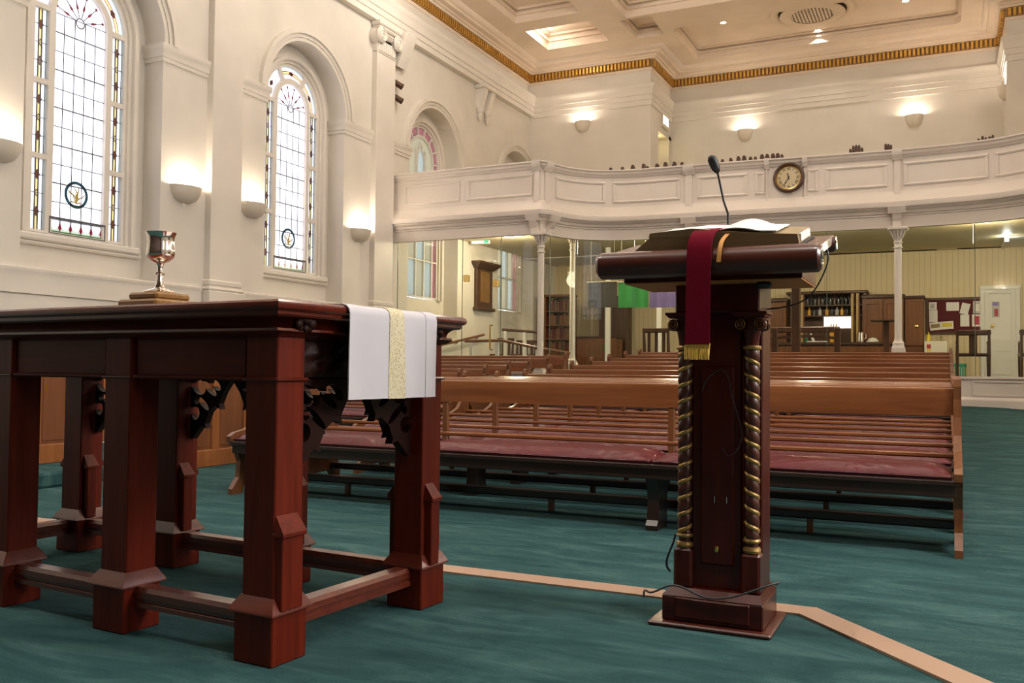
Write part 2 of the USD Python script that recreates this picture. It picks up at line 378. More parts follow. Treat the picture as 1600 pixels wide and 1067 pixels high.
# impost mouldings round each pier
IMP = [(0, 4.90), (.02, 4.90), (.02, 4.95), (.035, 4.96), (.035, 5.02), (.055, 5.05), (.06, 5.10), (.06, 5.13), (0, 5.13)]
piers = []
for p in PILS+[17.8]:
    left = max([b+.99 for b in BAYS if b < p]); right = min([b-.99 for b in BAYS if b > p])
    hw = .29 if p < 17 else 0
    if hw:
        MB().sweep(IMP, [(XW-.33, left), (XW, left), (XW, p-hw)]).build('impost', 'trim_paint', wl)
        MB().sweep(IMP, [(XW, p+hw), (XW, right), (XW-.33, right)]).build('impost', 'trim_paint', wl)
# giant pilasters with bases
for p in PILS:
    MB().cbox(XW-.02, p-.30, -.1, XW+.11, p+.30, 7.12, .006).build('pilaster', 'trim_paint', wl)
    MB().cbox(XW-.02, p-.36, -.1, XW+.17, p+.36, 1.93, .01).cbox(XW-.02, p-.35, 1.93, XW+.16, p+.35, 1.985, .022).cbox(XW-.02, p-.325, 2.0, XW+.135, p+.325, 2.09, .02).cbox(XW-.02, p-.315, 1.97, XW+.12, p+.315, 2.02, .005).build('pilaster_base', 'trim_paint', wl)
# dado
for (a, b_) in ((-3, 5.47), (6.21, 9.47), (10.21, 13.47)):
    MB().sweep([(-.02, 1.68), (.035, 1.68), (.035, 1.90), (.05, 1.93), (.05, 1.965), (-.02, 1.985)], [(XW, a), (XW, b_)]).build('dado_rail', 'trim_paint', wl)
MB().sweep([(-.02, -.2), (.02, -.2), (.02, 1.66), (-.02, 1.66)], [(XW, -3), (XW, 13.5)]).build('dado', 'wall_paint', wl)
# Ionic capitals of the pilasters
def spiral(cy, cz, R, flip=1, turns=2.3, n=60):
    t = np.linspace(0, 1, n); r = R*(1-.86*t); a = flip*turns*2*PI*t+PI/2
    return [(cy+rr*math.cos(aa), cz+rr*math.sin(aa)) for rr, aa in zip(r, a)]
for p in PILS[1:]:
    b = MB()
    b.cbox(XW, p-.30, 6.55, XW+.13, p+.30, 6.60, .02)
    for k in range(9): b.lathe([(0, 6.6), (.028, 6.6), (.028, 6.79), (0, 6.79)], (XW+.11, p-.25+.5*k/8, 0), 8)
    b.cbox(XW, p-.28, 6.58, XW+.11, p+.28, 6.85, .01)
    b.cbox(XW, p-.27, 6.85, XW+.16, p+.27, 6.97, .03)
    b.cbox(XW, p-.36, 7.03, XW+.22, p+.36, 7.12, .02).cbox(XW, p-.33, 6.98, XW+.19, p+.33, 7.04, .02)
    for sgn in (-1, 1):
        cy = p+sgn*.27
        b.lathe([(0, -.14), (.13, -.14), (.145, -.1), (.12, 0), (.145, .05), (.13, .08), (0, .08)], (XW+.13, cy, 6.86), 24, ax='x')
        sp = spiral(cy, 6.86, .125, sgn)
        b.tube([(XW+.215, a, c) for a, c in sp], .013, 6)
    for k in range(5): b.lathe([(0, -.03), (.03, 0), (0, .03)], (XW+.17, p-.14+.07*k, 6.91), 8)
    b.build('ionic_capital', 'trim_paint', wl)
# slanted console beside the capital and the pendant console further along
b = MB()
b.hull([(XW+x, y, z) for x, y, z in ((0, 14.22, 6.55), (.10, 14.22, 6.5), (.34, 14.22, 7.12), (0, 14.22, 7.12), (0, 14.52, 6.55), (.10, 14.52, 6.5), (.34, 14.52, 7.12), (0, 14.52, 7.12))])
b.build('console', 'trim_paint', wl)
b = MB()
for yy in (17.62, 17.98):
    b.hull([(XW+x, yy+dy, z) for x, z in ((0, 6.62), (.09, 6.60), (.12, 6.75), (.20, 6.95), (.22, 7.05), (0, 7.05)) for dy in (-.09, .09)])
    b.lathe([(0, 6.30), (.03, 6.36), (.07, 6.46), (.05, 6.50), (.09, 6.56), (.09, 6.64), (0, 6.66)], (XW+.06, yy, 0), 12)
b.cbox(XW, 17.45, 7.03, XW+.26, 18.15, 7.12, .02)
b.build('console', 'trim_paint', wl)

# ------------------------------------------------------------------ stained-glass windows of the left wall
GX = -9.66                           # plane of the glass
def big_window(n, yc):
    w = thing('window_%d' % n, None, None, (GX, yc, 2.44), kind='structure')
    zs = 2.68                        # springing above the sill, local
    def P(poly, d0, d1, name, m, par=w, sm=30): return MB().prism(poly, 'x', d0, d1).build(name, m, par, smooth=sm, local=True)
    whole = arch_poly(0, .69, 0, zs); inner_r, r0, r1 = .37, .45, .645
    # white painted tracery: outer frame, mullions, head ring, transoms, radial bars
    bars = [whole.difference(arch_poly(0, r1, .03, zs))]
    bars.append(arch_poly(0, r0, .0, zs).difference(arch_poly(0, inner_r, .03, zs)))
    TR = [.90, 1.79, 2.68]
    for t in TR:
        for sg in (-1, 1): bars.append(sbox(min(sg*r0, sg*r1)-.005, t-.03, max(sg*r0, sg*r1)+.005, t+.03))
    RAD = [PI*.33, PI*.67]
    for a in RAD:
        bars.append(LineString([(.43*math.cos(a), zs+.43*math.sin(a)), (.66*math.cos(a), zs+.66*math.sin(a))]).buffer(.028))
    fr = unary_union(bars); P(fr, -.05, .05, 'tracery', 'trim_paint')
    lead = []
    def leadline(pts, r=.0032): lead.append(LineString(pts).buffer(r, cap_style=2))
    # middle light: quarries
    mid = arch_poly(0, inner_r, .03, zs)
    cols = np.linspace(-inner_r, inner_r, 6); rows = [.03, .19]+list(np.arange(.40, zs+.01, .228)); zf = zs-.02
    special = Point(0, .53).buffer(.165)
    k = 0
    for i in range(5):
        for j in range(1, len(rows)-1):
            c = sbox(cols[i], rows[j], cols[i+1], rows[j+1]).intersection(mid).difference(special)
            if c.area > .002:
                P(c, -.004, .004, 'pane', 'glass_white' if (i*7+j*3) % 3 else 'glass_white_b'); k += 1
    for c in cols[1:-1]: leadline([(c, .19), (c, rows[-1])])
    for i_, z in enumerate(rows[1:]): leadline([(-inner_r, z), (inner_r, z)], .0055 if i_ % 2 == 0 else .003)
    # fan head with ruby darts
    head = mid.intersection(sbox(-1, rows[-1], 1, 9))
    ringc = (0., zs-.02)
    darts = []
    for a in np.radians([18, 48, 76, 104, 132, 162]):
        ca, sa = math.cos(a), math.sin(a)
        def rp(r, t): return (ringc[0]+r*ca-t*sa, ringc[1]+r*sa+t*ca)
        darts.append(Polygon([rp(.15, 0), rp(.19, .016), rp(.27, 0), rp(.19, -.016)]))
        darts.append(Polygon([rp(.32, 0), rp(.345, .022), rp(.36, 0), rp(.345, -.022)]))
        leadline([rp(.07, 0), rp(.36, 0)], .003)
    for d in darts: P(d.intersection(mid), -.005, .006, 'dart_pane', 'glass_red')
    P(head.difference(unary_union(darts)), -.004, .004, 'pane', 'glass_white')
    lead.append(Point(*ringc).buffer(.065).difference(Point(*ringc).buffer(.055)))
    # emblem roundel
    P(special, -.004, .004, 'roundel_pane', 'glass_white')
    P(special.difference(Point(0, .53).buffer(.132)), .0045, .010, 'roundel_ring', 'glass_bluegreen')
    rng = random.Random(5); em = []
    for q in range(9):
        a0 = rng.uniform(.9, 2.2); pts = [(0, .44)]; l = rng.uniform(.09, .19)
        for s_ in range(4): pts.append((pts[-1][0]+l/4*math.cos(a0), pts[-1][1]+l/4*math.sin(a0))); a0 += rng.uniform(-.6, .6)
        em.append(LineString(pts).buffer(.005))
    em.append(LineString([(-.07, .44), (.06, .435)]).buffer(.007)); em.append(LineString([(0, .43), (0, .53)]).buffer(.009))
    P(unary_union(em).intersection(Point(0, .53).buffer(.128)), .0045, .009, 'roundel_emblem', 'glass_olive')
    # scalloped bottom panel, tilted like an opening hopper
    sc = []; red = []; bot = sbox(-inner_r-.02, .015, inner_r+.02, .20)
    for i in range(5):
        x0, x1 = cols[i], cols[i+1]; c = ((x0+x1)/2, .165); e = affinity.scale(Point(*c).buffer(1), .066, .095).intersection(sbox(x0, .06, x1, .185)); sc.append(e)
    for c in cols: red.append(Polygon([(c-.022, .09), (c, .155), (c+.022, .09), (c, .055)]))
    red = [r.difference(unary_union(sc)).intersection(bot) for r in red]
    for e in sc: P(e, .004, .012, 'scallop_pane', 'glass_white_b')
    for r in red: P(r, .004, .013, 'scallop_tip', 'glass_red')
    P(bot.difference(unary_union(sc+red)).intersection(sbox(-1, .045, 1, 9)), .004, .010, 'pane', 'glass_sage')
    P(sbox(-inner_r-.02, .015, inner_r+.02, .05), .004, .014, 'pane', 'glass_green')
    P(unary_union([sbox(-inner_r-.03, .188, inner_r+.03, .212), sbox(-inner_r-.03, .01, inner_r+.03, .02), sbox(-inner_r-.03, .01, -inner_r-.018, .2), sbox(inner_r+.018, .01, inner_r+.03, .2)]), -.01, .055, 'hopper_frame', 'lead')
    for c in cols[1:-1]: leadline([(c, .02), (c, .19)], .004)
    # side lights
    for sg in (-1, 1):
        xa, xb = sorted((sg*r0, sg*r1)); W = xb-xa
        edges = [0, .09, .385, .425, .605, .645, .91, 1.]
        kinds = ['glass_lilac' if sg < 0 else 'glass_white', 'glass_white', 'glass_red', 'glass_yellow', 'glass_red', 'glass_white', 'glass_teal']
        for (z0, z1) in ((.03, TR[0]-.03), (TR[0]+.03, TR[1]-.03), (TR[1]+.03, TR[2]-.03)):
            H = z1-z0; dm = []
            for q, frac in enumerate((.26, .52, .78)):
                zc = z0+H*frac; cx = xa+.53*W; s_ = (1, .7, 1)[q]
                dm.append((Polygon([(cx-.036*s_, zc), (cx, zc+.055*s_), (cx+.036*s_, zc), (cx, zc-.055*s_)]), ('glass_brown', 'glass_yellow', 'glass_brown')[q]))
            un = unary_union([d for d, _ in dm])
            for q in range(7):
                P(sbox(xa+edges[q]*W, z0, xa+edges[q+1]*W, z1).difference(un), -.004, .004, 'strip_pane', kinds[q])
            for d, m_ in dm: P(d, -.004, .006, 'diamond_pane', m_); lead.append(d.boundary.buffer(.003))
            for e in edges[1:-1]: leadline([(xa+e*W, z0), (xa+e*W, z1)], .003)
            for frac in (.26, .52, .78): leadline([(xa, z0+H*frac), (xb, z0+H*frac)], .0025)
    # curved lights of the head
    angs = [0]+RAD+[PI]
    for q in range(3):
        a0, a1 = angs[q]+.03, angs[q+1]-.03
        fr_ = [0, .10, .385, .425, .605, .645, .91, 1.]; km = ['glass_white', 'glass_white', 'glass_red', 'glass_yellow', 'glass_red', 'glass_white', 'glass_teal']
        A = np.linspace(a0, a1, 14)
        for e in range(7):
            ra, rb = r0+fr_[e]*(r1-r0), r0+fr_[e+1]*(r1-r0)
            m_ = km[e] if q != 2 else ('glass_white' if km[e] in ('glass_red', 'glass_yellow') else km[e])
            P(Polygon([(ra*math.cos(a), zs+ra*math.sin(a)) for a in A]+[(rb*math.cos(a), zs+rb*math.sin(a)) for a in A[::-1]]), -.004, .004, 'strip_pane', m_)
        am = (a0+a1)/2; rc = (r0+r1)/2; P(affinity.rotate(Polygon([(rc-.05, 0), (rc, .032), (rc+.05, 0), (rc, -.032)]), 0).buffer(0), 0, .0001, 'x', 'lead') if False else None
        dpt = Polygon([(rc*math.cos(am)+u*math.cos(am)-w_*math.sin(am), zs+rc*math.sin(am)+u*math.sin(am)+w_*math.cos(am)) for u, w_ in ((-.035, 0), (0, .05), (.035, 0), (0, -.05))])
        P(dpt, -.005, .007, 'diamond_pane', 'glass_brown'); lead.append(dpt.boundary.buffer(.003))
    P(unary_union(lead).intersection(whole.difference(fr.buffer(-.002))), -.007, .008, 'lead_cames', 'lead', sm=False)
    return w
w1 = big_window(1, 7.75)
def win_copy(n, yc):
    r = thing('window_%d' % n, None, None, (GX, yc, 2.44), kind='structure'); r.GetReferences().AddInternalReference(w1.GetPath()); r.SetInstanceable(True)
win_copy(2, 11.75); win_copy(3, 3.75)
for n_, y_ in ((6, 7.75), (7, 11.75)):
    r = thing('window_%d' % n_, None, None, (XR+.2, y_, 2.44), PI, kind='structure'); r.GetReferences().AddInternalReference(w1.GetPath()); r.SetInstanceable(True)
# vertically barred windows seen above and under the gallery
def barred_window(n, yc):
    w = thing('window_%d' % n, None, None, (GX, yc, 2.32), kind='structure'); zs = 2.8
    def P(poly, d0, d1, name, m): return MB().prism(poly, 'x', d0, d1).build(name, m, w, smooth=30, local=True)
    whole = arch_poly(0, .69, 0, zs); bars = [whole.difference(arch_poly(0, .65, .03, zs)), arch_poly(0, .50, 0, zs).difference(arch_poly(0, .45, .03, zs))]
    rings = arch_poly(0, .65, .03, zs).difference(arch_poly(0, .50, .0, zs)); mid = arch_poly(0, .45, .03, zs)
    xs = [-.45, -.16, .16, .45]; cut = []
    for x in xs[1:-1]: bars.append(sbox(x-.022, .03, x+.022, zs+.2))
    bars.append(LineString([(-.16, zs), (0, zs+.33), (.16, zs)]).buffer(.018))
    zt = list(np.arange(.76, 3.0, .76))
    for z in zt: bars.append(sbox(-.45, z-.014, .45, z+.014))
    A = [PI*k/7 for k in range(1, 7)]
    for a in A: bars.append(LineString([(.47*math.cos(a), zs+.47*math.sin(a)), (.66*math.cos(a), zs+.66*math.sin(a))]).buffer(.016))
    for z in (.76, 1.52, 2.28, 2.8):
        for sg in (-1, 1): bars.append(sbox(min(sg*.48, sg*.66), z-.014, max(sg*.48, sg*.66), z+.014))
    fr = unary_union(bars); P(fr, -.04, .04, 'glazing_bars', 'white_gloss')
    cells = mid.difference(fr); kinds = ['glass_grey', 'glass_grey_b', 'glass_grey', 'glass_grey_b']
    for i, g in enumerate(getattr(cells, 'geoms', [cells])):
        if g.area > .003: P(g.buffer(.004), -.004, .004, 'pane', kinds[i % 4])
    cells = rings.difference(fr)
    for i, g in enumerate(getattr(cells, 'geoms', [cells])):
        if g.area > .001: P(g.buffer(.004), -.004, .004, 'border_pane', 'glass_pink')
    return w
barred_window(4, 15.8); w5 = barred_window(5, 19.7)

# ------------------------------------------------------------------ back wall, blocks, right wall, wall behind the viewer
wb = thing('wall_back', 'cream back wall stepping forward at both corners above the gallery', None, kind='structure')
MB().prism([(BLX-.02, YB), (BRX+.02, YB), (BRX+.02, YB+.3), (BLX-.02, YB+.3)], 'z', 3.6, 8.6).build('wall_face', 'wall_paint', wb, smooth=False)
blk = Polygon([(XW-.05, 3.6), (BLX, 3.6), (BLX, 8.6), (XW-.05, 8.6)])
# left block with a doorway in its inner side
MB().prism([(XW-.05, YK), (BLX, YK), (BLX, 20.98), (BLX-.35, 20.98), (BLX-.35, YB+.3), (XW-.05, YB+.3)], 'z', 3.6, 8.6).build('corner_block', 'wall_paint', wb, smooth=False)
MB().box(BLX-.36, 20.97, 6.62, BLX, YB+.2, 8.6).box(BLX-.36, 21.9, 3.6, BLX, YB+.2, 6.7).build('corner_block', 'wall_paint', wb, smooth=False)
MB().box(BLX-.34, 20.98, 3.9, BLX-.30, 21.9, 6.62).build('doorway_lining', 'cream_paint', wb, smooth=False)
MB().prism([(BRX, YK), (XR+.1, YK), (XR+.1, YB+.3), (BRX, YB+.3)], 'z', 3.6, 8.6).build('corner_block', 'wall_paint', wb, smooth=False)
wu = MB().box(XW-.05, YB, -.1, XR+.1, YB+.3, 3.7).build('wall_back_lower', 'beadboard', None, smooth=False, label='cream boarded wall at the back of the space under the gallery', kind='structure')
wr = Polygon([(-3, -.3), (YB+.3, -.3), (YB+.3, 8.7), (-3, 8.7)])
for yc in (-.25, 3.75, 7.75, 11.75): wr = wr.difference(arch_poly(yc, .69, 2.42, 5.12))
MB().prism(wr, 'x', XR, XR+.3).build('wall_right', 'wall_paint', None, smooth=30, label='cream right wall pierced by arched window openings', kind='structure')
MB().box(XW-.4, -3.2, -.3, XR+.4, -2.95, 8.7).build('wall_front', 'front_dark', None, smooth=False, label='dark wooden wall at the pulpit end', kind='structure')

# ------------------------------------------------------------------ entablature and cornice
ent = thing('trim', 'moulded entablature with gilded dentil band under the ceiling', None, kind='structure')
WP = [(XW, -2.9), (XW, YK), (BLX, YK), (BLX, YB), (BRX, YB), (BRX, YK), (XR, YK), (XR, -2.9)]
ARL = [(-.02, 7.11), (.13, 7.11), (.13, 7.22), (.15, 7.225), (.15, 7.33), (.17, 7.335), (.17, 7.45), (.20, 7.50), (.22, 7.56), (.22, 7.59), (-.02, 7.60)]
ARB = [(-.02, 7.08), (.03, 7.08), (.03, 7.20), (.045, 7.205), (.045, 7.32), (.06, 7.325), (.06, 7.43), (.09, 7.48), (.11, 7.53), (.11, 7.56), (-.02, 7.57)]
MB().sweep(ARL, [(XW, -2.9), (XW, YK)]).build('architrave', 'trim_paint', ent)
MB().sweep(ARB, [(XW+.0, YK), (BLX, YK), (BLX, YB), (BRX, YB), (BRX, YK), (XR, YK)]).build('architrave', 'trim_paint', ent)
COR = [(-.02, 8.13), (.12, 8.13), (.14, 8.165), (.17, 8.17), (.20, 8.20), (.30, 8.21), (.31, 8.255), (.36, 8.265), (.40, 8.30), (.42, 8.36), (-.02, 8.36)]
MB().sweep(COR, WP).build('cornice', 'ceiling_paint', ent)
MB().sweep([(-.02, 7.90), (.015, 7.90), (.03, 7.945), (.03, 7.955), (.035, 8.135), (-.02, 8.135)], WP).build('gilded_fillet', 'ceiling_paint', ent)
MB().sweep([(.03, 7.96), (.045, 7.96), (.045, 8.125), (.03, 8.125)], WP).build('shaded_backing', 'dentil_gap_shade', ent)  # dark brown paints in the shade between the dentils
b = MB()
for (x0, y0), (x1, y1) in zip(WP[:-2], WP[1:-1]):
    L = math.hypot(x1-x0, y1-y0); ex, ey = (x1-x0)/L, (y1-y0)/L; nx, ny = ey, -ex
    k = int(L/.088)
    for i in range(k):
        t = (i+.5)*L/k
        if x0 == XW and x1 == XW and y0+ey*t < 9: continue
        cx, cy = x0+ex*t, y0+ey*t; h = .024
        p = []
        for u in (-h, h):
            for d, z0, z1 in ((.04, 7.965, 8.12), (.10, 7.985, 8.12)):
                p += [(cx+ex*u+nx*d, cy+ey*u+ny*d, z0), (cx+ex*u+nx*d, cy+ey*u+ny*d, z1)]
        vv = np.array(p)      # u-, d0: 0,1 d1: 2,3 ; u+: 4,5,6,7
        b.add(vv, [(2, 6, 7, 3), (0, 2, 3, 1), (4, 5, 7, 6), (0, 4, 6, 2), (1, 3, 7, 5), (0, 1, 5, 4)])
b.build('dentils', 'gilding', ent, smooth=False, kind='stuff')

# ------------------------------------------------------------------ coffered ceiling
ce = thing('ceiling', 'peach coffered ceiling', None, kind='structure')
def rrect(x0, y0, x1, y1, r=.08): return sbox(x0+r, y0+r, x1-r, y1-r).buffer(r, quad_segs=4)
coff = [('E', rrect(-5.40, 19.25, .30, 21.42, .16), .26), ('A', rrect(-8.38, 18.08, -6.88, 19.35, .03), .34), ('C', rrect(-8.38, 15.0, -6.88, 17.58, .03), .30),
        ('D', rrect(-6.28, 18.35, -5.62, 19.50, .03), .26), ('F', rrect(-6.1, 13.2, 1.0, 18.25, .05), .30), ('G', rrect(-8.38, 9.5, -6.88, 14.4, .03), .3), ('H', rrect(1.9, 9.5, 3.4, 19.35, .05), .3)]
cp = sbox(XW-.1, -3, XR+.1, YB+.3)
for _, p, _ in coff: cp = cp.difference(p)
MB().prism(cp, 'z', ZC, ZC+.12).build('soffit', 'ceiling_paint', ce, smooth=30)
for nm, p, h in coff:
    MB().prism(p.buffer(.06).difference(p), 'z', ZC+.12, ZC+h).build('coffer_side', 'ceiling_paint', ce, smooth=30)
    MB().prism(p.buffer(.06), 'z', ZC+h, ZC+h+.05).build('coffer_panel', 'ceiling_paint', ce, smooth=30)
    MB().prism(p.buffer(.03).difference(p.buffer(-.06)), 'z', ZC+h*.5, ZC+h*.66).prism(p.buffer(.03).difference(p.buffer(-.10)), 'z', ZC+h-.05, ZC+h+.01).build('coffer_moulding', 'ceiling_paint', ce, smooth=30)
# ceiling air diffuser
vc = np.array([-2.57, 20.12, ZC+.26])
av = thing('ceiling_vent', 'round slotted air diffuser in the coffered ceiling', 'air vent', tuple(vc))
MB().lathe([(.70, 0), (.86, 0), (.88, -.02), (.86, -.05), (.76, -.06), (.70, -.03)], vc, 56).build('outer_ring', 'ceiling_paint', av)
MB().lathe([(0, -.005), (.71, -.005), (.71, 0), (0, 0)], vc, 48).build('recess_shadow', 'vent_shadow', av)  # flat dark disc, painting the shadow in the gap above the plate
MB().lathe([(.44, -.11), (.66, -.10), (.675, -.085), (.66, -.07), (.44, -.08)], vc, 48).build('plate_ring', 'ceiling_paint', av)
b = MB(); sl = []
disc = Point(0, 0).buffer(.46)
for i in range(13):
    x = -.42+.07*i; sl.append(sbox(x-.017, -1, x+.017, 1))
for i in range(12): sl.append(sbox(-1, -.44+.08*i-.010, 1, -.44+.08*i+.010))
MB().prism(affinity.translate(unary_union(sl).intersection(disc), vc[0], vc[1]), 'z', vc[2]-.10, vc[2]-.085).build('grille', 'ceiling_paint', av, smooth=False)
def downlight(px, py, z, label):
    p = at(px, py, z=z)
    t = thing('ceiling_downlight', label, 'ceiling light', tuple(p), group=None)
    MB().lathe([(.055, 0), (.075, -.012), (.085, -.004), (.085, 0)], p, 24).build('trim_ring', 'shade_white', t)
    MB().lathe([(0, -.004), (.055, -.004), (.055, -.001), (0, -.001)], p, 20).build('lamp_face', 'down_glow', t)
    s = UsdLux.SphereLight.Define(stage, free('/World/'+'ceiling_or_added_lamp')); s.AddTranslateOp().Set(Gf.Vec3d(float(p[0]), float(p[1]), float(p[2]-.12)))
    s.CreateRadiusAttr(.04); s.CreateIntensityAttr(DOWN*(.35 if 'coffer' in label else 1.)); s.CreateColorAttr(Gf.Vec3f(1, .91, .79))
    if 'coffer' not in label: spot(s)
    else: s.GetPrim().GetAttribute('xformOp:translate').Set(Gf.Vec3d(-8.12, 18.62, ZC+.16))
DOWN = 420.
def spot(l):
    sh = UsdLux.ShapingAPI.Apply(l.GetPrim()); sh.CreateShapingConeAngleAttr(62.); sh.CreateShapingConeSoftnessAttr(.6)
downlight(1130, 35, ZC+.26, 'bright recessed downlight left of the round ceiling diffuser')
downlight(1278, 47, ZC+.26, 'small recessed downlight just beneath the round ceiling diffuser')
downlight(1415, 1, ZC+.26, 'recessed downlight at the top edge right of the diffuser')
downlight(860, 44, ZC+.34, 'downlight inside the bright small square coffer')
# unseen lamps added above the frame: downlights, and low globes brightening the ceiling
for x_, y_ in [(a, c) for c in (1.5, 5.5, 9.5, 13.5) for a in (-7.6, -4.2, -.8, 2.6)]:
    s = UsdLux.SphereLight.Define(stage, free('/World/'+'ceiling_or_added_lamp')); s.AddTranslateOp().Set(Gf.Vec3d(x_, y_, ZC-.08 if y_ < 9 else ZC-.75))
    s.CreateRadiusAttr(.06 if y_ < 9 else .28); s.CreateIntensityAttr((DOWN*5. if y_ < 3 else DOWN) if y_ < 9 else DOWN*.036); s.CreateColorAttr(Gf.Vec3f(1, .91, .79))
    if y_ < 9: spot(s)

# ------------------------------------------------------------------ wall lamps
LAMP = 125.
def sconce(loc, face, r, h, label, dep=.75, power=1., lit=True):
    """half bowl on a wall; face: rotation about z so that +y of the model points into the room"""
    t = thing('wall_lamp', label, 'wall lamp', loc, face)
    k = 12; prof = [(.02, -h), (.35*r, -h*.97), (.7*r, -h*.78), (.93*r, -h*.4), (r, 0), (r-.012, 0), (.9*r, -h*.38), (.66*r, -h*.72), (.3*r, -h*.9), (.02, -h*.92)]
    b = MB().lathe(prof, (0, 0, 0), 28, a0=0, a1=PI)
    b.xf(lambda v: v*np.array([1, dep, 1])); b.build('bowl', 'shade_white', t, smooth=50, local=True)
    MB().cbox(-r*.3, -.005, -h*.8, r*.3, .02, -.02, .004).build('back_plate', 'shade_white', t, local=True)
    MB().lathe([(0, -.03), (.035, -.02), (.045, 0), (.035, .02), (0, .03)], (0, r*dep*.5, -h*.35), 12).build('lamp', 'lamp_glow', t, local=True)
    c, s = math.cos(face), math.sin(face); off = np.array([-s, c, 0])*r*dep*.5
    if lit:
        l = UsdLux.SphereLight.Define(stage, free('/World/sconce_light')); l.AddTranslateOp().Set(Gf.Vec3d(*(np.array(loc)+off+np.array([0, 0, -h*.1])).tolist()))
        l.CreateRadiusAttr(.05); l.CreateIntensityAttr(LAMP*power); l.CreateColorAttr(Gf.Vec3f(1, .86, .70))
for y, lab in ((6.47, 'white half bowl wall lamp cut by the left picture edge'), (9.15, 'white half bowl wall lamp right of the big first window, nearest the chalice'),
               (10.47, 'white half bowl wall lamp between the tall pilaster and the second window'), (13.2, 'white half bowl wall lamp right of the second arched window')):
    sconce((XW, y, 3.30), -PI/2, .255, .22, lab, .8)
q = at(911, 190, y=YK); sconce(tuple(q), PI, .2, .26, 'white bowl lamp on the left corner block above the gallery', .8)
q = at(1164, 203, y=YB); sconce(tuple(q), PI, .185, .28, 'white bowl lamp on the back wall above and left of the clock', .8)
q = at(1428, 180, y=YB); sconce(tuple(q), PI, .19, .28, 'white bowl lamp on the back wall above the right gallery bend', .8)
sconce((BRX, 20.95, 6.75), PI/2, .19, .28, 'white bowl lamp edge-on at the far right corner block', .8)
# ones out of sight on the right-hand wall
for y in (5.2, 6.47, 9.15, 10.47, 13.2):
    l = UsdLux.SphereLight.Define(stage, free('/World/sconce_light')); l.AddTranslateOp().Set(Gf.Vec3d(XR-.1, y, 3.28)); l.CreateRadiusAttr(.05); l.CreateIntensityAttr(LAMP); l.CreateColorAttr(Gf.Vec3f(1, .86, .70))

# ------------------------------------------------------------------ gallery
GP = [(XW, 14.26), (-6.29, 14.26), (-6.26, 14.29), (-6.2, 14.55), (-6.1, 14.83), (-5.97, 15.05), (-5.8, 15.24), (-5.55, 15.40), (-5.25, 15.50), (-4.9, 15.55), (-4.0, 15.585), (-2.9, 15.65), (-1.7, 15.74), (-.75, 15.79), (-.2, 15.76),
      (.3, 15.71), (.55, 15.66), (.8, 15.58), (1.05, 15.43), (1.25, 15.26), (1.42, 15.05), (1.55, 14.83), (1.66, 14.55), (1.73, 14.29), (1.76, 14.26), (XR, 14.26)]
GP = np.array(GP)
gl = np.concatenate([[0], np.cumsum(np.hypot(*np.diff(GP, axis=0).T))])
def gpt(s): return np.array([np.interp(s, gl, GP[:, 0]), np.interp(s, gl, GP[:, 1])])
def sub(s0, s1):
    k = [s0]+[x for x in gl if s0+.02 < x < s1-.02]+[s1]; return [tuple(gpt(x)) for x in k]
def s_at_px(px, z=4.1):
    """arc length where the front is seen at that picture column"""
    best = None
    for s in np.linspace(0, gl[-1], 1500):
        p = np.append(gpt(s), z)-EYE; w = p@CF; u = 800+FOC*(p@CR)/w; e = abs(u-px)
        if best is None or e < best[0]: best = (e, s)
    return best[1]
ga = thing('gallery', 'white panelled gallery front curving round the back of the church', 'gallery', kind='structure')
MB().sweep([(-.16, 3.60), (0, 3.60), (0, 4.36), (-.16, 4.36)], GP).build('parapet', 'gallery_paint', ga)
MB().sweep([(-.22, 4.34), (.02, 4.34), (.035, 4.37), (.06, 4.385), (.07, 4.42), (.10, 4.44), (.10, 4.462), (-.22, 4.465)], GP).build('rail_moulding', 'gallery_paint', ga)
MB().sweep([(-.17, 4.463), (.0, 4.463), (.0, 4.478), (-.17, 4.478)], GP).build('rail_cap', 'pew_end_wood', ga)
MB().sweep([(-.1, 3.53), (.16, 3.53), (.17, 3.56), (.17, 3.61), (.12, 3.65), (.06, 3.70), (.03, 3.76), (.02, 3.80), (-.1, 3.80)], GP).build('ledge_moulding', 'gallery_paint', ga)
MB().sweep([(-.1, 3.215), (.0, 3.215), (.0, 3.40), (.02, 3.405), (.02, 3.43), (.05, 3.44), (.06, 3.48), (.10, 3.50), (.12, 3.54), (-.1, 3.54)], GP).build('fascia', 'gallery_paint', ga)
slab = Polygon(list(map(tuple, GP))+[(XR, YB), (XW, YB)]).buffer(-.02)
MB().prism(slab, 'z', 3.62, 3.95).build('gallery_floor', 'cream_paint', ga, smooth=False)
def frame(px0, px1, z0=3.88, z1=4.26):
    s0, s1 = s_at_px(px0), s_at_px(px1); b = MB(); w = .045
    pr = lambda a, c: [(-.005, a), (.012, a), (.024, (a+c)/2), (.012, c), (-.005, c)]
    b.sweep(pr(z1-w, z1), sub(s0, s1)).sweep(pr(z0, z0+w), sub(s0, s1))
    b.sweep([(-.005, z0+w), (.02, z0+w), (.02, z1-w), (-.005, z1-w)], [tuple(gpt(s0)), tuple(gpt(s0+w))])
    b.sweep([(-.005, z0+w), (.02, z0+w), (.02, z1-w), (-.005, z1-w)], [tuple(gpt(s1-w)), tuple(gpt(s1))])
    b.build('panel_frame', 'gallery_paint', ga)
for a, b_ in ((632, 718), (730, 832), (868, 946), (958, 1062), (1090, 1168), (1180, 1194), (1262, 1278), (1290, 1386), (1412, 1544), (1556, 1620)): frame(a, b_)
